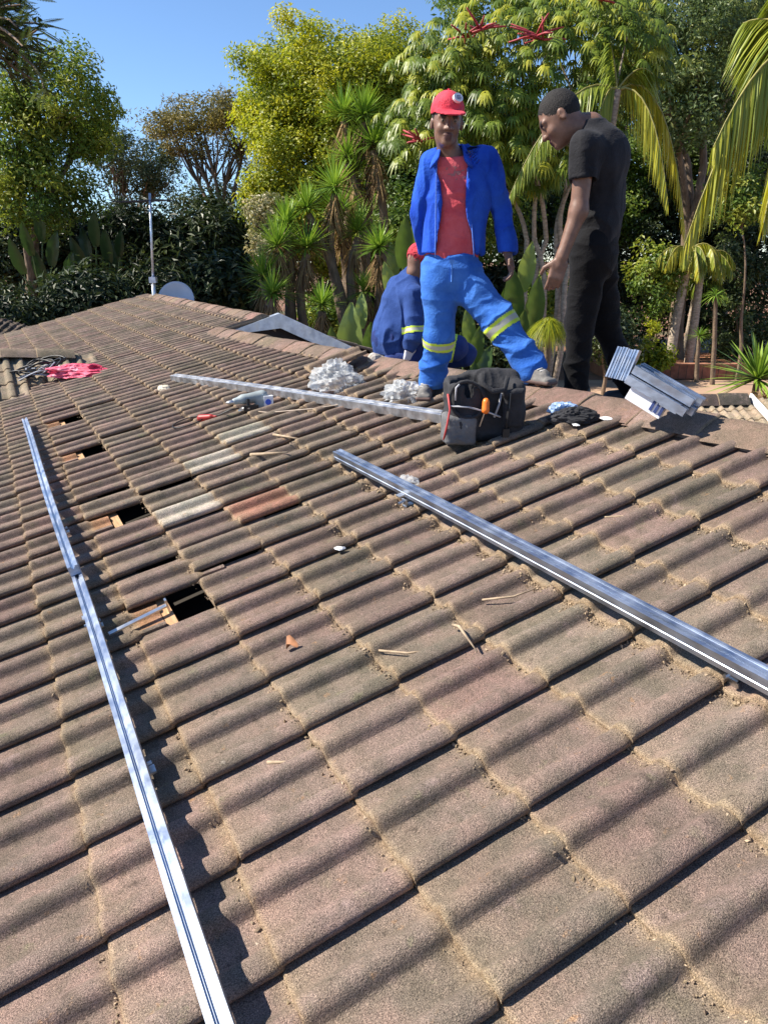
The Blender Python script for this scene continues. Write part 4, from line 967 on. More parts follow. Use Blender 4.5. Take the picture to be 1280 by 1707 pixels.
# ---- second man: black T-shirt and trousers, head bent, seen from his left
def man_black():
    d0 = 4.16; fw = unit(-RT * .93 + HD * .33); lat = unit(np.cross(ZUP, fw)); near = lat if lat @ HD < 0 else -lat
    hip = at(992, 402, d0 + .02); waist = at(1000, 362, d0 + .02); chest = at(1003, 285, d0); neck = at(983, 212, d0 + .01)
    ff = at(957, 674, 4.26); fb = at(1046, 672, 4.47)
    shn, shf = at(976, 243, d0 - .16), chest + A(0, 0, .14) - near * .18
    el, wr = at(964, 352, d0 - .18), at(936, 428, d0 - .20)
    elf, wrf = shf - A(0, 0, .28) - near * .05, shf - A(0, 0, .48) + fw * .12
    hn, hf = hip + near * .08 - A(0, 0, .02), hip - near * .09 - A(0, 0, .02)
    an, af = ff + A(0, 0, .09), fb + A(0, 0, .09)
    kn = (hn + an) / 2 + fw * .02; kf = (hf + af) / 2 + fw * .05
    t = person('man in a black T-shirt and black trousers looking down with one arm hanging', (ff + fb) / 2)
    pts = np.array([at(885, 140, d0), at(1060, 140, d0), at(885, 660, d0), at(1060, 660, d0), fb, ff]); lo, hi = pts.min(0) - .32, pts.max(0) + .32; lo[2] = fb[2] - .1
    B = Field(lo, hi, .006)
    B.cone(hip, waist, .125, .115, .05, fw, .7); B.cone(waist, chest, .115, .145, .05, fw, .68); B.cone(shn - near * .03, shf + near * .03, .055, .055, .05)
    limbs(B, [(shn, el, .050, .042), (el, wr, .043, .028), (shf, elf, .05, .042), (elf, wrf, .042, .028), (hn, kn, .08, .055), (kn, an, .05, .035), (hf, kf, .08, .055), (kf, af, .05, .035)])
    B.cone(an, ff + fw * .08 + A(0, 0, .03), .03, .025, .02); B.cone(af, fb + fw * .08 + A(0, 0, .03), .03, .025, .02)
    hc = at(932, 196, d0 - .0); hfw = unit(fw * .80 - ZUP * .60 - HD * .16); hup = unit(ZUP * .8 + fw * .62); hup = unit(hup - hfw * (hup @ hfw)); hr_ = np.cross(hfw, hup)
    spots = head(B, hc, hr_, hfw, hup, neck, 1.06)
    B.cone(neck - A(0, 0, .01), chest + A(0, 0, .12), .058, .07, .05)
    hd = unit(at(918, 488, d0 - .2) - wr); hand(B, wr + hd * .02, hd, fw, unit(-near + fw * .25), 1.05, .38)
    hand(B, wrf, unit(wrf - elf), fw, near, 1., .4)
    me, V, F = soft('body', B, M_SKIN, 1, attrs=skin_attr(spots[2:] and spots, SKIN * 1.0)); put('body', me, t)
    f = Field(hc - .2, hc + .2, .004); f.ell(hc + hup * .026 - hfw * .016, (.0795, .1010, .1005), (hr_, hfw, hup), 0); f.plane(hc + hfw * .066 + hup * .05, unit(hfw * .8 - hup * .45)); f.plane(hc - hup * .055 - hfw * .08, unit(-hup * .9 + hfw * .45))
    f.box(hc + hr_ * 0 - hup * .085 + hfw * .04, (.15, .058, .075), (hr_, hfw, hup), .01, .01, True)
    me, _, _ = soft('hair', f, M_HAIR, 1, .002, 60); put('hair', me, t)
    # T-shirt
    Sh = Field(lo, hi, .006); Sh.cone(hip + A(0, 0, -.02), waist, .160, .145, .05, fw, .72); Sh.cone(waist, chest, .142, .160, .06, fw, .72); Sh.cone(shn - near * .04, shf + near * .04, .07, .07, .07); Sh.cone(chest + A(0, 0, .08), neck - A(0, 0, .015), .12, .084, .05)
    se = shn + (el - shn) * .52; Sh.cone(shn, se, .072, .071, .03); Sh.cone(shf, shf + (elf - shf) * .5, .072, .07, .03)
    n_ = unit(el - shn); X, Y, Z = Sh.ax[0][:, None, None], Sh.ax[1][None, :, None], Sh.ax[2][None, None, :]
    side = ((X - chest[0]) * near[0] + (Y - chest[1]) * near[1]); cutd = (X - se[0]) * n_[0] + (Y - se[1]) * n_[1] + (Z - se[2]) * n_[2]
    Sh.f = np.where(side > .165, np.maximum(Sh.f, cutd.astype(np.float32)), Sh.f)
    Sh.plane(hip + A(0, 0, -.03), -ZUP); Sh.plane(neck + A(0, 0, .022), unit(ZUP + fw * .25))
    ins = Field(lo, hi, .006); ins.cone(shn, el, .062, .062, 0); ins.plane(se - n_ * .05, -n_); Sh.minus(ins)
    me, V, F = soft('shirt', Sh, cloth('black_jersey', (.011, .011, .013), (.028, .028, .033), .2), 2, .011, 7, (1.1, 1.1, .7), 8); put('shirt', me, t)
    # trousers
    Tr = Field(lo, hi, .006); Tr.cone(hip + A(0, 0, .05), hip - A(0, 0, .06), .135, .155, .03, fw, .80)
    limbs(Tr, [(hn + fw * .01, kn, .102, .078), (kn, an, .075, .066), (hf, kf, .102, .078), (kf, af, .075, .066)], .03); Tr.plane(hip + A(0, 0, .06), ZUP); Tr.plane(ff + A(0, 0, .03), -ZUP) if False else None
    me, V, F = soft('trousers', Tr, cloth('black_twill', (.005, .005, .006), (.009, .009, .011), .15), 2, .010, 7, (.8, .8, 1.3), 12); put('trousers', me, t)
    for q in (ff, fb):
        heel, toe = q - fw * .09, q + fw * .17; f = Field(np.minimum(heel, toe) - .12, np.maximum(heel, toe) + .2, .005); shoe(f, toe, heel, ZUP)
        me, _, _ = soft('shoe', f, simple('black_leather', (.02, .02, .022), .5), 1); put('shoe', me, t)
man_black()

# ---- third man: crouching behind the ridge
def man_crouching():
    d0 = 5.85; fw = unit(RT * .86 + HD * .45); lat = unit(np.cross(ZUP, fw)); near = lat if lat @ HD < 0 else -lat
    pel = at(655, 560, d0); chest = at(675, 503, d0); neck = at(693, 462, d0); hc = at(700, 441, d0 - .02)
    shn, shf = at(690, 492, d0 - .17), chest + A(0, 0, .1) - near * .2 + fw * .05
    el, wr = at(694, 556, d0 - .22), at(684, 578, d0 - .2); elf, wrf = shf + fw * .16 - A(0, 0, .2), shf + fw * .36 - A(0, 0, .3)
    kn = at(757, 580, d0 - .12); an = at(655, 602, d0 - .13); kf = at(772, 590, d0 + .15); af = at(690, 612, d0 + .12)
    t = person('man crouching on the ridge in navy overalls and a red cap behind the standing man', an)
    pts = np.array([at(600, 400, d0), at(800, 400, d0), at(600, 630, d0), at(800, 630, d0)]); lo, hi = pts.min(0) - .42, pts.max(0) + .42
    B = Field(lo, hi, .007)
    B.cone(pel, chest, .12, .13, .05, fw, .75); B.cone(shn - near * .03, shf + near * .03, .06, .06, .05)
    limbs(B, [(shn, el, .047, .04), (el, wr, .04, .028), (shf, elf, .047, .04), (elf, wrf, .04, .028), (pel + near * .08, kn, .085, .055), (kn, an, .052, .036), (pel - near * .09, kf, .085, .055), (kf, af, .052, .036)])
    hfw = unit(fw - ZUP * .55); hup = unit(ZUP + fw * .55); hup = unit(hup - hfw * (hup @ hfw)); hr_ = np.cross(hfw, hup)
    spots = head(B, hc, hr_, hfw, hup, neck - A(0, 0, .02), 1.05); hand(B, wrf, unit(wrf - elf), fw, -ZUP, 1., .5); hand(B, wr, unit(at(680, 600, d0 - .2) - wr), fw, near * -1, .95, .3)
    me, V, F = soft('body', B, M_SKIN, 1, attrs=skin_attr(spots)); put('body', me, t)
    cap(t, hc, hr_, hfw, hup, 1.13, low=.045, mat=cloth('faded_red_cotton', (.58, .05, .075), (.68, .09, .11), .1))
    nav = cloth('navy_drill', (.022, .055, .20), (.045, .095, .30), .12)
    J = Field(lo, hi, .007); J.cone(pel - A(0, 0, .03) - fw * .02, chest, .185, .175, .05, fw, .82); J.cone(chest, neck - fw * .03, .165, .085, .07, fw, .85); J.cone(shn - near * .03, shf + near * .03, .082, .082, .06)
    limbs(J, [(shn, el, .082, .072), (el, wr + (el - wr) * .1, .07, .06), (shf, elf, .08, .07), (elf, wrf, .068, .058)], .014)
    hem = at(650, 592, d0); J.plane(hem, unit(-ZUP - fw * .1))
    me, V, F = soft('jacket', J, nav, 2, .018, 6, (1, 1, .9), 15); put('jacket', me, t)
    hivis('reflective_band', V, F, shn, el, .80, 1.0, t, .11)
    m = MB(); hb = at(636, 589, d0 - .1)
    Tr = Field(lo, hi, .007); limbs(Tr, [(pel + near * .08, kn, .12, .092), (kn, an, .09, .075), (pel - near * .09, kf, .12, .092), (kf, af, .09, .075), (pel - A(0, 0, .02) - fw * .03, pel - A(0, 0, .09) + fw * .05, .135, .12)], .035)
    me, V, F = soft('trousers', Tr, cloth('dark_navy_trousers', (.02, .035, .14), (.035, .06, .20), .12), 2, .010, 7, seed=17); put('trousers', me, t)
    hivis('reflective_band', V, F, pel + near * .08, kn, .84, 1.02, t, .13)
    f = Field(wr - .13, wr + .13, .005); hand(f, wr, unit(at(680, 602, d0 - .2) - wr), fw, near * -1, 1.08, .3); me, _, _ = soft('glove', f, simple('white_glove', (.60, .58, .62), .8), 1, .002, 40); put('glove', me, t)
    for q, nm in ((an, 'pale_trainer'), (af, 'pale_trainer')):
        heel, toe = q - fw * .16 + A(0, 0, .02), q + fw * .06 - A(0, 0, .06); f = Field(np.minimum(heel, toe) - .14, np.maximum(heel, toe) + .16, .006); f.cone(heel, toe, .05, .045, .02); f.box((heel + toe) / 2 - A(0, 0, .0) - fw * .02, (.11, .045, .035), (fw, near, ZUP), .03, .03)
        me, _, _ = soft('shoe', f, simple(nm, (.42, .38, .34), .8, 0, .4, 20), 1, .003, 30); put('shoe', me, t)
man_crouching()

# ------------------------------------------------------------------ garden plants
G = np.random.default_rng(42)
def rnd(n): v = G.normal(size=(n, 3)); return v / np.linalg.norm(v, axis=1)[:, None]
def nrm(a): return a / (np.linalg.norm(a, axis=1)[:, None] + 1e-9)
def leaf_quads(P, D, N, L, W, fold=.18):
    """pointed leaves: base, two sides, tip"""
    S = nrm(np.cross(D, N)); N = np.cross(S, D); L = np.asarray(L).reshape(-1, 1); W = np.asarray(W).reshape(-1, 1)
    V = np.stack([P, P + D * L * .45 + S * W * .5 + N * W * fold, P + D * L - N * L * .10, P + D * L * .45 - S * W * .5 + N * W * fold], 1).reshape(-1, 3)
    n = len(P); F = np.arange(4 * n).reshape(n, 4); return V, F
def blades(P, D, L, W, droop, seg=3, up=ZUP):
    """long narrow leaves bending down, tapered to a point"""
    n = len(P); L = np.broadcast_to(np.asarray(L, float).reshape(-1, 1), (n, 1)); W = np.broadcast_to(np.asarray(W, float).reshape(-1, 1), (n, 1)); dr = np.broadcast_to(np.asarray(droop, float).reshape(-1, 1), (n, 1))
    S = nrm(np.cross(D, np.tile(up, (n, 1)) + G.normal(0, .15, (n, 3)))); rows = []
    for j in range(seg + 1):
        t = j / seg; p = P + D * L * t - ZUP * (dr * L * t * t); wd = W * (.55 + .45 * min(1, t * 3)) * (1 - t) ** .6 if j < seg else W * .04
        rows += [p + S * wd * .5, p - S * wd * .5]
    V = np.stack(rows, 1).reshape(-1, 3); b = np.arange(n)[:, None] * (2 * (seg + 1)); F = np.concatenate([b + np.array([[2 * j, 2 * j + 1, 2 * j + 3, 2 * j + 2]]) for j in range(seg)], 0)
    return V, F
class Leaves:
    def __init__(s): s.V = []; s.F = []; s.T = []; s.o = 0
    def add(s, VF, tint):
        V, F = VF; k = len(V) // max(len(tint), 1) if hasattr(tint, '__len__') else 1
        s.V.append(V); s.F.append(F + s.o); s.T.append(np.repeat(tint, k) if hasattr(tint, '__len__') else np.full(len(V), tint)); s.o += len(V)
    def mesh(s, name, mat, smooth=False): return fast_mesh(name, np.concatenate(s.V), np.concatenate(s.F), mat, smooth, {'tint': np.clip(np.concatenate(s.T), 0, 1)})
def px2m(px, d): return px * d / 1180.
def ellipsoid_points(c, rx, ry, rz, n, shell=.55):
    D = rnd(n); r = (shell + (1 - shell) * G.random(n)) ** 1.0
    r = r * (1 + .22 * vnoise(D * 2.3, int(G.integers(99))))
    return c + D[:, 0:1] * RT * rx * r[:, None] + D[:, 1:2] * HD * rz * r[:, None] + D[:, 2:3] * ZUP * ry * r[:, None], D[:, 0:1] * RT + D[:, 1:2] * HD + D[:, 2:3] * ZUP
def clump_leaves(Lv, C, O, R, n, ll, lw, flat=.7, tint=(.2, .9), upb=.5, hang=0.):
    for c, o in zip(C, O):
        r = R * G.uniform(.6, 1.3); m = int(n * G.uniform(.6, 1.3)); D = rnd(m); q = c + D * np.array([1, 1, flat]) * (r * G.random(m) ** .45)[:, None]
        N = nrm(o * .5 + D * .6 + ZUP * upb + rnd(m) * .55); A_ = nrm(np.cross(N, rnd(m)) + D * .35 - ZUP * hang)
        tc = G.uniform(*tint); Lv.add(leaf_quads(q, A_, N, ll * G.uniform(.7, 1.3, m), lw * G.uniform(.7, 1.3, m)), np.clip(tc + G.normal(0, .16, m), 0, 1))
def bough(m, a, b, ra, rb, wob=.08, seg=7):
    a, b = np.asarray(a, float), np.asarray(b, float); L = np.linalg.norm(b - a); pts = []
    w1, w2 = rnd(2) * wob * L
    for i in range(seg + 1):
        t = i / seg; pts.append(a + (b - a) * t + w1 * math.sin(math.pi * t) + w2 * math.sin(2 * math.pi * t) * .6 + ZUP * L * .10 * math.sin(math.pi * t))
    m.tube(pts, [ra + (rb - ra) * (i / seg) for i in range(seg + 1)], 7, cap=False); return pts
def tree(name, label, cat, group, base, ells, nc, R, n, ll, lw, mat, bark=None, trunk=.22, tint=(.1, .95), flat=.7, shell=.55, fork=.45, limbs_n=9, hang=0., parts=('trunk', 'crown'), upb=.5):
    base = np.asarray(base, float); t = thing(name, label, cat, group, tuple(base)); Lv = Leaves(); tot = sum(e[3] * e[4] for e in ells); tops = []
    for (x, y, d, rx, ry) in ells:
        c = at(x, y, d); k = max(3, int(nc * rx * ry / tot)); ax_, ay_ = px2m(rx, d), px2m(ry, d)
        C, O = ellipsoid_points(c, ax_, ay_, min(ax_, 2.2 + .4 * ax_), k, shell); clump_leaves(Lv, C, O, R, n, ll, lw, flat, tint, upb, hang); tops.append((c, C))
    put(parts[1], Lv.mesh(parts[1], mat), t)
    m = MB(); mean = np.mean([c for c, _ in tops], 0); fk = base + (mean - base) * fork; fk[:2] = base[:2] * .6 + fk[:2] * .4
    bough(m, base - A(0, 0, .1), fk, trunk, trunk * .7, .03)
    for c, C in tops:
        pts = bough(m, fk, c, trunk * .55, trunk * .18)
        for q in C[G.choice(len(C), min(len(C), max(2, limbs_n // len(tops))), replace=False)]: bough(m, pts[4], q, trunk * .22, trunk * .05)
    put(parts[0], m.mesh(parts[0], bark or M_BARK, True), t); return t
def ground_at(x, d): p = at(x, 600, d); p[2] = GZ; return p

LM_YEL = leafmat('yellow_green_leaves', (.085, .14, .016), (.30, .34, .023), (.50, .47, .029), .42)
LM_MID = leafmat('mid_green_leaves', (.06, .115, .02), (.16, .235, .036), (.32, .34, .05), .38)
LM_DARK = leafmat('dark_green_leaves', (.018, .034, .012), (.05, .078, .024), (.12, .15, .05), .28)
LM_SHADE = leafmat('deep_shade_leaves', (.012, .022, .010), (.030, .050, .018), (.085, .105, .036), .22)  # darker leaf copy, the hedge's shade put into the colours
LM_GREY = leafmat('grey_green_leaves', (.055, .09, .03), (.14, .19, .06), (.28, .30, .10), .32)
LM_BROWN = leafmat('olive_brown_leaves', (.07, .07, .025), (.17, .15, .045), (.28, .22, .07), .35)
LM_BLUE = leafmat('dull_olive_leaves', (0.025, 0.042, 0.018), (0.062, 0.090, 0.034), (0.125, 0.135, 0.057), .25)
LM_SCHEF = leafmat('glossy_umbrella_leaves', (.08, .13, .02), (.19, .26, .035), (.45, .44, .05), .35, .42, .35)
LM_YUC = leafmat('yucca_blades', (0.062, 0.112, 0.023), (0.150, 0.270, 0.034), (0.325, 0.450, 0.069), .25, .4)
LM_DRY = leafmat('dry_skirt', (.16, .10, .05), (.28, .18, .09), (.40, .28, .13), .2, .8, .1)
LM_PALM = leafmat('palm_leaflets', (0.088, 0.150, 0.023), (0.250, 0.300, 0.034), (0.525, 0.450, 0.034), .3, .38, .45)
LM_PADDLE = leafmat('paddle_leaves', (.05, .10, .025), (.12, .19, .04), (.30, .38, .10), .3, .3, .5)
LM_PADDK = leafmat('shaded_paddle_leaves', (0.019, 0.042, 0.016), (0.062, 0.112, 0.034), (0.250, 0.345, 0.127), .2, .35, .4)  # darker copy of the paddle leaves, shade put into their colours
LM_PALE = leafmat('pale_variegated_leaves', (.10, .12, .04), (.28, .27, .13), (.48, .42, .26), .3)

# --- tall trees
tree('broad_tree', 'big yellow-green tree filling the sky behind the spiky plants', 'tree', None, ground_at(600, 25),
     [(570, 140, 25, 140, 75), (490, 195, 25, 75, 70), (670, 130, 26, 90, 60), (505, 275, 24, 72, 75), (620, 230, 24.5, 100, 95), (455, 150, 26, 42, 45), (590, 340, 25, 90, 60), (475, 335, 24, 50, 55), (545, 395, 24, 75, 55)], 640, .62, 300, .115, .062, LM_YEL, trunk=.30, tint=(.12, .92), limbs_n=30)
tree('dark_tree', 'dark green treetop rising behind the red flower spikes at the top', 'tree', None, ground_at(850, 33), [(840, -5, 33, 95, 45), (960, -20, 33, 100, 50), (1090, -25, 33, 80, 40)], 110, .8, 150, .2, .09, LM_MID, trunk=.3, tint=(.0, .7))
tree('grey_green_tree', 'fine-leaved grey-green tree at the top right behind the palms', 'tree', None, ground_at(1130, 24), [(1140, 55, 24, 105, 75), (1110, 175, 23, 80, 60), (1225, 40, 25, 80, 60), (1040, 60, 25, 60, 60)], 210, .55, 170, .15, .06, LM_GREY, trunk=.25, tint=(.05, .75), limbs_n=20)
tree('leafy_tree', 'tree at the left with a sunlit yellowish top under dark fronds', 'tree', None, ground_at(60, 21), [(95, 165, 21, 75, 60), (30, 230, 21, 60, 80), (60, 320, 21, 80, 60), (140, 210, 22, 45, 45)], 150, .5, 170, .14, .055, LM_MID, trunk=.2, tint=(.05, 1.), limbs_n=16, shell=.5)
tree('umbrella_tree', 'flat-topped olive-brown tree on bare forking branches left of the big yellow-green tree', 'tree', None, ground_at(385, 29), [(335, 195, 29, 85, 24), (285, 212, 29, 45, 18), (395, 188, 29, 50, 26), (400, 250, 29, 30, 16), (320, 250, 29, 40, 14)], 120, .5, 100, .13, .05, LM_BROWN, M_BARK, .17, (.2, 1.), .45, .5, .35, 40)
tree('airy_tree', 'thin airy tree with sky showing through between the left tree and the mast', 'tree', None, ground_at(215, 34), [(200, 270, 34, 70, 55), (250, 300, 35, 60, 45), (180, 240, 34, 45, 25), (270, 260, 36, 45, 30)], 110, .55, 85, .17, .06, LM_BLUE, M_BARK, .16, (.1, .9), .7, .3, .35, 50)
tree('airy_tree', 'slender dark tree showing above the hedge beside the big yellow-green tree', 'tree', None, ground_at(415, 32), [(420, 300, 32, 30, 30), (385, 330, 32, 40, 25), (330, 330, 32, 50, 25)], 46, .5, 80, .16, .06, LM_BLUE, M_BARK, .13, (.1, .8), .7, .3, .4, 20)
tree('backing_tree', 'broad mid-green tree filling the gap behind the standing man', 'tree', 'fuller trees behind the palms', ground_at(700, 22), [(690, 300, 22, 75, 90), (780, 350, 22, 85, 80), (650, 380, 21, 60, 60)], 190, .5, 170, .13, .065, LM_MID, trunk=.15, tint=(.0, .75))
tree('backing_tree', 'broad mid-green tree behind the man in black\'s back', 'tree', 'fuller trees behind the palms', ground_at(1010, 28), [(900, 330, 27.5, 85, 80), (1010, 300, 28, 80, 90), (1090, 300, 28.5, 70, 80)], 190, .5, 170, .13, .065, LM_MID, trunk=.15, tint=(.0, .6))
tree('backing_tree', 'dark broad tree behind the right-hand palms', 'tree', 'fuller trees behind the palms', ground_at(1200, 31), [(1180, 230, 31, 90, 110), (1290, 200, 31, 80, 120), (1080, 260, 32, 80, 100), (960, 250, 32, 90, 110), (820, 260, 32, 90, 110)], 260, .8, 170, .2, .095, LM_MID, trunk=.3, tint=(.0, .7))
# feathery dark fronds at the top left
def pinnate_tree():
    b = ground_at(-90, 15); t = thing('feathery_tree', 'dark feathery tree hanging into the top left corner', 'tree', None, tuple(b)); Lv = Leaves(); m = MB()
    top = at(-60, 60, 15); bough(m, b, top, .22, .13, .03)
    for k in range(60):
        e = at(G.uniform(-90, 75), G.uniform(-60, 150), 15 + G.normal(0, 1.0)); pts = bough(m, top, e, .05, .012, .1)
        for q in range(8):
            a = pts[G.integers(4, 8)]; d = unit(RT * G.uniform(-.2, 1.2) + HD * G.normal(0, .6) + ZUP * G.normal(.05, .35)); L = G.uniform(.35, .65)
            n = 18; s = np.linspace(.08, 1, n); P = a + d * (L * s)[:, None] - ZUP * (.12 * L * s * s)[:, None]; tg = nrm(np.tile(d, (n, 1)) - ZUP * (.24 * s)[:, None]); sd_ = nrm(np.cross(tg, ZUP))
            for sg in (-1, 1):
                D = nrm(sd_ * sg + tg * .5 - ZUP * .15); Lv.add(leaf_quads(P, D, np.tile(ZUP, (n, 1)) + rnd(n) * .2, .11 * np.sin(math.pi * (.15 + .8 * s)), .026), np.full(n, G.uniform(.1, .9)))
    put('crown', Lv.mesh('crown', LM_DARK), t); put('trunk', m.mesh('trunk', M_BARK, True), t)
pinnate_tree()

# --- dark hedge masses behind everything, one shrub at a time
def bush(name, label, cat, group, x, y, d, rx, ry, nc, R, n, ll, lw, mat, tint=(.1, .9), shell=.5):
    c = at(x, y, d); b = ground_at(x, d); return tree(name, label, cat, group, b, [(x, y, d, rx, ry)], nc, R, n, ll, lw, mat, M_BARK, .06, tint, .8, shell, .4, 8, .1, ('stem', 'foliage'))
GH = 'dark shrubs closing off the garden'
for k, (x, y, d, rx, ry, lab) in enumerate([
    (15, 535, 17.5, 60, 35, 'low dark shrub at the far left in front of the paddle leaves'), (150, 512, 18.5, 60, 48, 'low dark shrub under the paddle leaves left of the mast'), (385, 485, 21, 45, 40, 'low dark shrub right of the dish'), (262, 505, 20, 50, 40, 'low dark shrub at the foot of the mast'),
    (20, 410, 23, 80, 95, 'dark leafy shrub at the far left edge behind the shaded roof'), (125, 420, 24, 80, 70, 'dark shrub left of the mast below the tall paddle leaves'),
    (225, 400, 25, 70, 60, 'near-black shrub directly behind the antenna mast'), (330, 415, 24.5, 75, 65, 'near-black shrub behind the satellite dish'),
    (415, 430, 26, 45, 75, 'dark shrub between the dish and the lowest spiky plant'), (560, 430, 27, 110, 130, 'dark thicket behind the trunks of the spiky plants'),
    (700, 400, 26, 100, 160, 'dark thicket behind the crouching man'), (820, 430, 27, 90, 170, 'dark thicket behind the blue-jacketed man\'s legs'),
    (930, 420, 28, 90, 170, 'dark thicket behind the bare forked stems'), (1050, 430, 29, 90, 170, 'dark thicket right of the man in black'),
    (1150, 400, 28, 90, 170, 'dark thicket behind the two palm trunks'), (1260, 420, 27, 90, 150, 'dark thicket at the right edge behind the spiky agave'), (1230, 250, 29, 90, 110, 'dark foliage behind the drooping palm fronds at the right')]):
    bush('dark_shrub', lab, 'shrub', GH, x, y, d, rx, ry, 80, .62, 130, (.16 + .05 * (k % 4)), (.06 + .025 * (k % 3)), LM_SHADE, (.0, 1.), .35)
tree('hanging_shrub', 'pale creamy-leaved shrub left of the spiky plants', 'shrub', None, ground_at(450, 17.5), [(452, 390, 17.5, 28, 60), (440, 350, 17.5, 22, 30)], 46, .22, 70, .10, .05, LM_PALE, trunk=.05, tint=(.2, 1.), parts=('stem', 'foliage'))

# --- rosette plants
def rosette(Lv, c, L, w, n, axis=ZUP, lo=-.45, droop=.18, seg=3, tint=(.2, 1.)):
    D = rnd(n * 3); D = D[(D @ unit(axis)) > lo][:n]; m = len(D)
    Lv.add(blades(np.tile(c, (m, 1)) + D * L * .06, D, L * G.uniform(.8, 1.1, m), w, droop * (1.2 - (D @ unit(axis)))), np.clip(G.uniform(*tint, m) * .7 + .3 * (D[:, 2] > 0), 0, 1))
def yucca(label, bx, d, heads, r_px=46):
    b = ground_at(bx, d); t = thing('spiky_yucca', label, 'yucca', 'spiky yuccas left of the men', tuple(b)); m = MB(); Lv = Leaves(); Sk = Leaves()
    for (x, y) in heads:
        c = at(x, y, d + G.normal(0, .3)); ax = unit(c - b + ZUP * .8); pts = bough(m, b + rnd(1)[0] * .06, c - ax * .12, .11, .075, .05)
        rosette(Lv, c, px2m(r_px, d) * G.uniform(.85, 1.1), .04, 150, ax, -.25, .12)
        for q in range(5):
            p = pts[-1] + (pts[-2] - pts[-1]) * (q / 4.); D = rnd(26); D = nrm(D * np.array([1, 1, .2]) - ZUP * .9); Sk.add(blades(np.tile(p, (26, 1)), D, px2m(r_px * .8, d), .03, .25), G.uniform(0, 1, 26))
    put('trunk', m.mesh('trunk', M_BARK, True), t); put('rosette', Lv.mesh('rosette', LM_YUC), t); put('dry_skirt', Sk.mesh('dry_skirt', LM_DRY), t)
yucca('tallest branching yucca, its green heads just left of the standing man\'s jacket', 618, 16.5, [(572, 190), (606, 192), (623, 240), (579, 262), (593, 285)])
yucca('middle branching yucca with shaggy trunk leaning left', 596, 15.5, [(558, 312), (512, 347), (565, 355), (597, 386)])
yucca('lower left yucca with heads beside the pale creamy shrub', 505, 15, [(463, 410), (512, 412), (478, 372)])
yucca('lowest yucca near the ridge left of the dark gap', 452, 14, [(439, 460), (455, 488)], 44)
yucca('small yucca just above the silver flashing', 540, 13.5, [(537, 508)], 38)
yucca('small yucca head above the crouching man\'s back', 628, 15, [(632, 412), (611, 486)], 36)

# --- umbrella-leaved tree with red flower spikes
def umbel(Lv, c, o, L, n=11):
    a = nrm(np.cross(np.tile(o, (n, 1)), rnd(n) * .2 + A(.3, .9, .2))) ; k = np.arange(n) * 2 * math.pi / n + G.random() * 6; u = unit(np.cross(o, A(.31, .9, .2))); v = np.cross(o, u)
    D = np.cos(k)[:, None] * u + np.sin(k)[:, None] * v; P = c + D * L * .10; D = nrm(D * .75 + o * .25 - ZUP * .25)
    Lv.add(blades(P, D, L * G.uniform(.8, 1.1, n), L * .34, .95, 3, o), np.full(n, G.random() ** 1.2) + G.normal(0, .08, n))
def umbrella_plant():
    d = 16.; b = ground_at(910, d); t = thing('umbrella_plant', 'glossy umbrella-leaved tree with red flower spikes behind the two standing men', 'tree', None, tuple(b)); Lv = Leaves(); m = MB(); heads = []
    for (x, y, rx, ry, k) in ((900, 130, 190, 100, 950), (765, 215, 90, 105, 440), (1000, 75, 115, 70, 340), (860, 245, 95, 75, 340), (690, 215, 55, 55, 110), (750, 110, 75, 55, 160)):
        c = at(x, y, d); C, O = ellipsoid_points(c, px2m(rx, d), px2m(ry, d), 1.6, k, .6); keep = (O @ -HD > -.45); C, O = C[keep], O[keep]
        for q, o in zip(C, O): umbel(Lv, q, unit(o * .5 + ZUP * .9 - HD * .25), G.uniform(.135, .20)); heads.append(q)
    for (x0, x1) in ((905, 850), (912, 940), (900, 880), (915, 905), (895, 790), (920, 1000), (908, 960)):
        e = at(x1 + G.normal(0, 6), G.uniform(250, 300), d + G.normal(0, .4)); s = at(x0, 520, d); s[2] = GZ; pts = bough(m, s, at((x0 + x1) / 2, 400, d), .07, .05, .05); pts = bough(m, pts[-1], e, .05, .03, .06)
        for q in range(4): h_ = heads[G.integers(len(heads))]; bough(m, e, h_, .022, .010, .05)
    put('crown', Lv.mesh('crown', LM_SCHEF), t); put('trunk', m.mesh('trunk', M_PALEBARK, True), t)
    Ml = simple('crimson_spike', (.34, .04, .05), .6, 0, .3, 20)
    for (x, y) in ((775, 62), (800, 50), (893, 60), (905, 66), (1004, 0), (700, 235)):
        f = MB(); c = at(x, y, d - 1.3)
        for k in range(9):
            D = unit(rnd(1)[0] * A(1, 1, .3) + ZUP * .25); f.tube([c, c + D * .2, c + D * G.uniform(.36, .55) - ZUP * .04], [.016, .02, .012], 5)
        put('flower_spike', f.mesh('flower_spike', Ml, True), t)
umbrella_plant()

# --- palms
def frond(Lv, m, a, d, L, droop, leaf, hang, w=.03, n=46, tint=.5, up=.25, stem=.016, side_only=0):
    s = np.linspace(.0, 1, 9); d = unit(d); pts = [a + d * L * q * (1 - .12 * q) - ZUP * L * droop * q * q + ZUP * L * up * q * (1 - q) for q in s]
    m.tube(pts, [stem * (1.1 - q) + .003 for q in s], 6, cap=False)
    sp = np.linspace(.14, .99, n); P = np.array([np.interp(sp, s, [p[i] for p in pts]) for i in range(3)]).T; T = nrm(np.gradient(P, axis=0)); S = nrm(np.cross(T, ZUP + 0 * T))
    for sg in (-1, 1):
        D = nrm(S * sg * (1 - hang * .75) + T * .55 - ZUP * hang * 1.3 + rnd(n) * .10); ln = leaf * np.sin(math.pi * (.18 + .74 * sp)) * G.uniform(.85, 1.12, n)
        Lv.add(blades(P, D, ln, w, .30 + .4 * hang, 3), np.clip(tint + G.normal(0, .13, n), 0, 1))
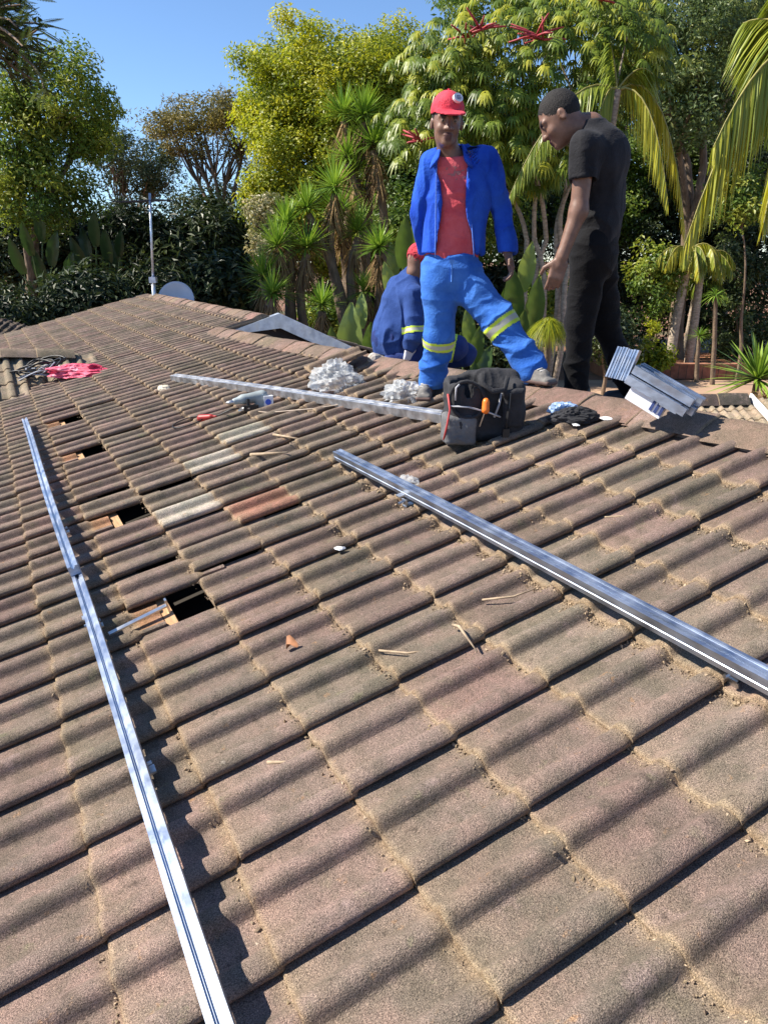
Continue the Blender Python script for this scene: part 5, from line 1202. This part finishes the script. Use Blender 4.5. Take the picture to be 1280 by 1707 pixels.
def palm(name, label, group, base, crown, r0, r1, fronds, mat=LM_PALM, bark=M_PALEBARK, cat='palm'):
    t = thing(name, label, cat, group, tuple(base)); Lv = Leaves(); m = MB(); tr = MB(); bough(tr, base - A(0, 0, .1), crown, r0, r1, .015, 12); put('trunk', tr.mesh('trunk', bark, True), t)
    for f in fronds: frond(Lv, m, crown, *f)
    put('fronds', Lv.mesh('fronds', mat), t).name = 'crown'; put('frond_stem', m.mesh('frond_stem', simple('frond_rib', (.28, .25, .07), .5), True), t); return t
c = at(1345, 70, 9.2); b = ground_at(1390, 9.4)
def toward(c, x, y, d): v = at(x, y, d) - c; return v, np.linalg.norm(v)
fr = []
for (x, y, d_, dr, lf, hg, tn, up) in ((1212, 215, 8.8, .30, .62, .85, .62, .45), (1195, 330, 8.9, .42, .60, .95, .78, .60), (1255, 110, 9.4, .25, .60, .75, .5, .35), (1230, 30, 9.6, .15, .6, .6, .5, .3), (1290, 300, 8.6, .35, .55, .95, .85, .5), (1310, -60, 9.2, .1, .6, .5, .4, .2), (1450, 60, 9.2, .3, .6, .7, .5, .3), (1400, 250, 8.8, .35, .6, .8, .6, .4), (1270, 180, 10.2, .3, .55, .9, .35, .4), (1380, -80, 9.6, .1, .6, .6, .4, .2)):
    v, L = toward(c, x, y, d_); fr.append((v + ZUP * L * dr * .9, L * 1.12, dr, lf, hg, .034, 84, tn, up))
palm('drooping_palm', 'tall palm at the right edge with long yellowing fronds drooping into view', None, b, c, .16, .11, fr)
c = at(1028, 150, 14.5); b = ground_at(957, 14.6); fr = []
for (x, y, d_, dr, lf, hg, tn, up) in ((1078, 285, 14.1, .55, .55, .9, .8, .9), (1085, 330, 14.6, .7, .45, .95, .95, 1.1), (1000, 205, 14.2, .45, .5, .9, .55, .9), (905, 250, 14., .3, .55, .5, .45, .7), (1015, 60, 14.6, .1, .5, .5, .4, .2), (1100, 110, 14.8, .3, .5, .6, .4, .4), (880, 300, 14.3, .4, .5, .7, .4, .6)):
    v, L = toward(c, x, y, d_); fr.append((v + ZUP * L * dr * .9, L * 1.12, dr, lf, hg, .035, 52, tn, up))
palm('arching_palm', 'palm behind the man in black with two broad yellow fronds hanging beside his shoulder', None, b, c, .09, .07, fr)
def kings():
    for (lab, x0, x1, y1, d, r, n, tn) in (('pale-trunked palm nearest the planter wall, left of the pair', 1117, 1146, 420, 22.6, .15, 12, .5), ('pale-trunked palm, right of the pair behind the planter wall', 1147, 1172, 430, 22.8, .135, 12, .55), ('thin dark palm stem between the pale trunks and set farther back', 1137, 1160, 470, 24.5, .08, 7, .2)):
        b = ground_at(x0, d); b[2] += .35; c = at(x1, y1, d); fr = []
        for k in range(n):
            a = 2 * math.pi * k / n + G.uniform(-.2, .2); dd = unit(RT * math.cos(a) + HD * math.sin(a) + ZUP * G.uniform(.2, .8)); fr.append((dd, G.uniform(1.0, 1.45), G.uniform(.6, .9), .42, .75, .04, 34, tn + G.uniform(-.2, .35), .3))
        palm('king_palm', lab, 'palms behind the planter wall', b, c, r, r * .75, fr)
kings()

# --- paddle-leaved plants
def paddle(Lv, m, a, tip, w, tint, fold=.35, curl=.45):
    a, tip = np.asarray(a, float), np.asarray(tip, float); L = np.linalg.norm(tip - a); d = (tip - a) / L; s0 = unit(np.cross(d, HD)); n0 = np.cross(s0, d); n0 = n0 if n0 @ HD < 0 else -n0
    base = a + d * L * .22; m.tube([a, a + d * L * .12, base], [.022, .018, .012], 6, cap=False); seg = 9; rows = []
    for j in range(seg + 1):
        t = j / seg; p = base + d * L * .78 * t + n0 * (curl * L * math.sin(t * 1.6) * .3) - ZUP * .12 * L * t * t; ww = w * max(.02, math.sin(math.pi * min(1, .10 + .86 * t) ** .8)) * .5
        for x in (-1, -.5, 0, .5, 1): rows.append(p + s0 * x * ww + n0 * abs(x) * ww * fold + n0 * .02 * math.sin(t * 19 + x * 3))
    V = np.array(rows); F = [(j * 5 + i, j * 5 + i + 1, (j + 1) * 5 + i + 1, (j + 1) * 5 + i) for j in range(seg) for i in range(4)]
    Lv.add((V, np.array(F)), tint); 
def paddle_plant(label, x, d, lv, group='paddle-leaved plants', name='paddle_plant', mat=None):
    b = ground_at(x, d); b = b if True else b; t = thing(name, label, 'plant', group, tuple(b)); Lv = Leaves(); m = MB()
    for (tx, ty, wpx, tn) in lv:
        tip = at(tx, ty, d + G.normal(0, .35)); a = b + rnd(1)[0] * .08 + (RT * G.normal(0, 1) + HD * G.normal(0, .6)) * (.45 if mat else .2); L = np.linalg.norm(tip - a); ln = min(L, px2m(wpx * 4.2, d)); st = tip - (tip - a) / L * ln
        if ln < L: m.tube([a, (a + st) / 2 + rnd(1)[0] * .05, st], [.03, .026, .022], 6, cap=False)
        paddle(Lv, m, st, tip, px2m(wpx, d), tn)
    put('leaf_blades', Lv.mesh('leaf_blades', mat or LM_PADDLE, True), t).name = 'foliage'; put('leaf_stalk', m.mesh('leaf_stalk', simple('green_stalk', (.12, .16, .05), .5), True), t)
paddle_plant('broad bright paddle leaf rising beside the flashing, left of the crouching man', 585, 12.5, [(586, 482, 44, .85), (603, 478, 20, .95), (552, 528, 24, .3), (618, 520, 24, .4)])
paddle_plant('two tall upright paddle leaves beside the blue jacket\'s left edge', 690, 14, [(676, 340, 26, .35), (698, 325, 24, .5), (652, 395, 20, .9), (640, 425, 20, 1.), (664, 445, 20, .7), (720, 410, 24, .3)])
paddle_plant('pale broad leaves by the blue sleeve\'s hand', 862, 14.5, [(884, 388, 26, .85), (850, 425, 32, .15), (895, 442, 30, .3), (838, 465, 24, .2), (872, 500, 24, .3)])
paddle_plant('glossy green leaves showing between the blue trouser legs', 785, 12.5, [(776, 500, 22, .75), (800, 528, 22, .4), (766, 540, 20, .3), (815, 565, 24, .15), (790, 585, 26, .1)])
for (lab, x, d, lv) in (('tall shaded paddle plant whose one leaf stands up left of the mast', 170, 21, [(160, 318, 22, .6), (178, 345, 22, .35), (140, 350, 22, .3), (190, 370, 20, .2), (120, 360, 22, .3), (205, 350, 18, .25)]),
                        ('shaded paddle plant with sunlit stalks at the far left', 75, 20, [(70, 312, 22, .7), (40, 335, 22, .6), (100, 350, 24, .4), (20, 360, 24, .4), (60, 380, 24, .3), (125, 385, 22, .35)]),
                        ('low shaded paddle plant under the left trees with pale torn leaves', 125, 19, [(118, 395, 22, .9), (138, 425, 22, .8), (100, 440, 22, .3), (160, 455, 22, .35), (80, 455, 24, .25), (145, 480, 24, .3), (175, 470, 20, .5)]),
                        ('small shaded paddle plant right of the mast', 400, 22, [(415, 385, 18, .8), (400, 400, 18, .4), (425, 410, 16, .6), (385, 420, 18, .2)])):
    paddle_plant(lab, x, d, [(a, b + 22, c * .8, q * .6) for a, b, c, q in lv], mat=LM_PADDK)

# --- low planting
def tuft(label, x, y, d, L, n, mat, droop, w=.012, name='grass_tuft', cat='grass tuft', axis=ZUP, lo=-.1, rise=None):
    b = at(x, y, d); t = thing(name, label, cat, None, tuple(b)); Lv = Leaves(); D = rnd(n * 3); D = D[(D @ unit(axis)) > lo][:n]; m = len(D)
    Lv.add(blades(np.tile(b, (m, 1)) + D * .04, D, L * G.uniform(.7, 1.1, m), w, droop, 5 if droop > .4 else 3), G.uniform(0, 1, m)); put('foliage', Lv.mesh('foliage', mat), t)
    s = MB(); g0 = ground_at(x, d); g0[2] = min(g0[2], b[2] - .1); s.tube([g0, (g0 + b) / 2 + rnd(1)[0] * .02, b], [.07, .06, .05], 7, cap=False); put('stem', s.mesh('stem', M_BARK, True), t)
tuft('rounded tuft of fine drooping yellow-green blades between the two men\'s feet', 914, 545, 12.5, .42, 1100, LM_YEL, .95, .010)
tuft('large spiky agave-like plant at the right edge beyond the lower roof', 1262, 632, 12.0, .80, 170, LM_YUC, .12, .055, 'spiky_agave', 'agave', unit(ZUP - RT * .3), -.1)
tuft('small spiky rosette on a thin stem right of the palm trunks', 1192, 492, 21, .42, 70, LM_YUC, .45, .035, 'stemmed_rosette', 'dracaena', lo=-.5)
tuft('spiky rosette low by the planter wall, right of the palm trunks', 1165, 560, 21.5, .38, 80, LM_YUC, .15, .03, 'stemmed_rosette', 'dracaena', lo=-.3)
tuft('dry golden tuft under the agave at the right edge', 1278, 672, 11.5, .5, 260, LM_DRY, .6, .02, 'dry_tuft', 'grass tuft')
bush('green_bush', 'bright green bush at the left end of the planter wall', 'shrub', None, 1088, 592, 21.5, 30, 22, 16, .28, 70, .16, .07, LM_YEL, (.1, .7))
bush('green_bush', 'thin upright green sprig above the bright bush by the planter', 'shrub', None, 1085, 548, 21.8, 12, 14, 6, .15, 40, .12, .05, LM_YEL, (.3, .8))
for k, (x, y, d, rx, ry, lab, mt) in enumerate([(560, 525, 17, 60, 30, 'low green undergrowth bush behind the silver flashing', LM_MID), (700, 530, 16, 70, 50, 'low dark bush behind the crouching man', LM_DARK), (830, 590, 15, 60, 40, 'low dark bush between the blue legs', LM_DARK), (900, 500, 17, 50, 50, 'mottled ground shrub behind the striped trouser leg', LM_MID),
    (1010, 560, 19, 45, 50, 'dark low shrub behind the man in black\'s legs', LM_DARK), (1230, 560, 24, 60, 40, 'dark low shrub right of the palm trunks', LM_DARK), (1090, 470, 23, 45, 60, 'mid-green shrub left of the palm trunks', LM_MID), (1225, 450, 24, 50, 60, 'dark green shrub right of the palm crowns', LM_DARK), (1230, 330, 22, 40, 40, 'dark palm-like foliage below the hanging fronds', LM_MID)]):
    bush('low_shrub', lab, 'shrub', 'low shrubs in the beds', x, y, d, rx, ry, 40, .33, 80, .14, .065, mt, (.0, .9))
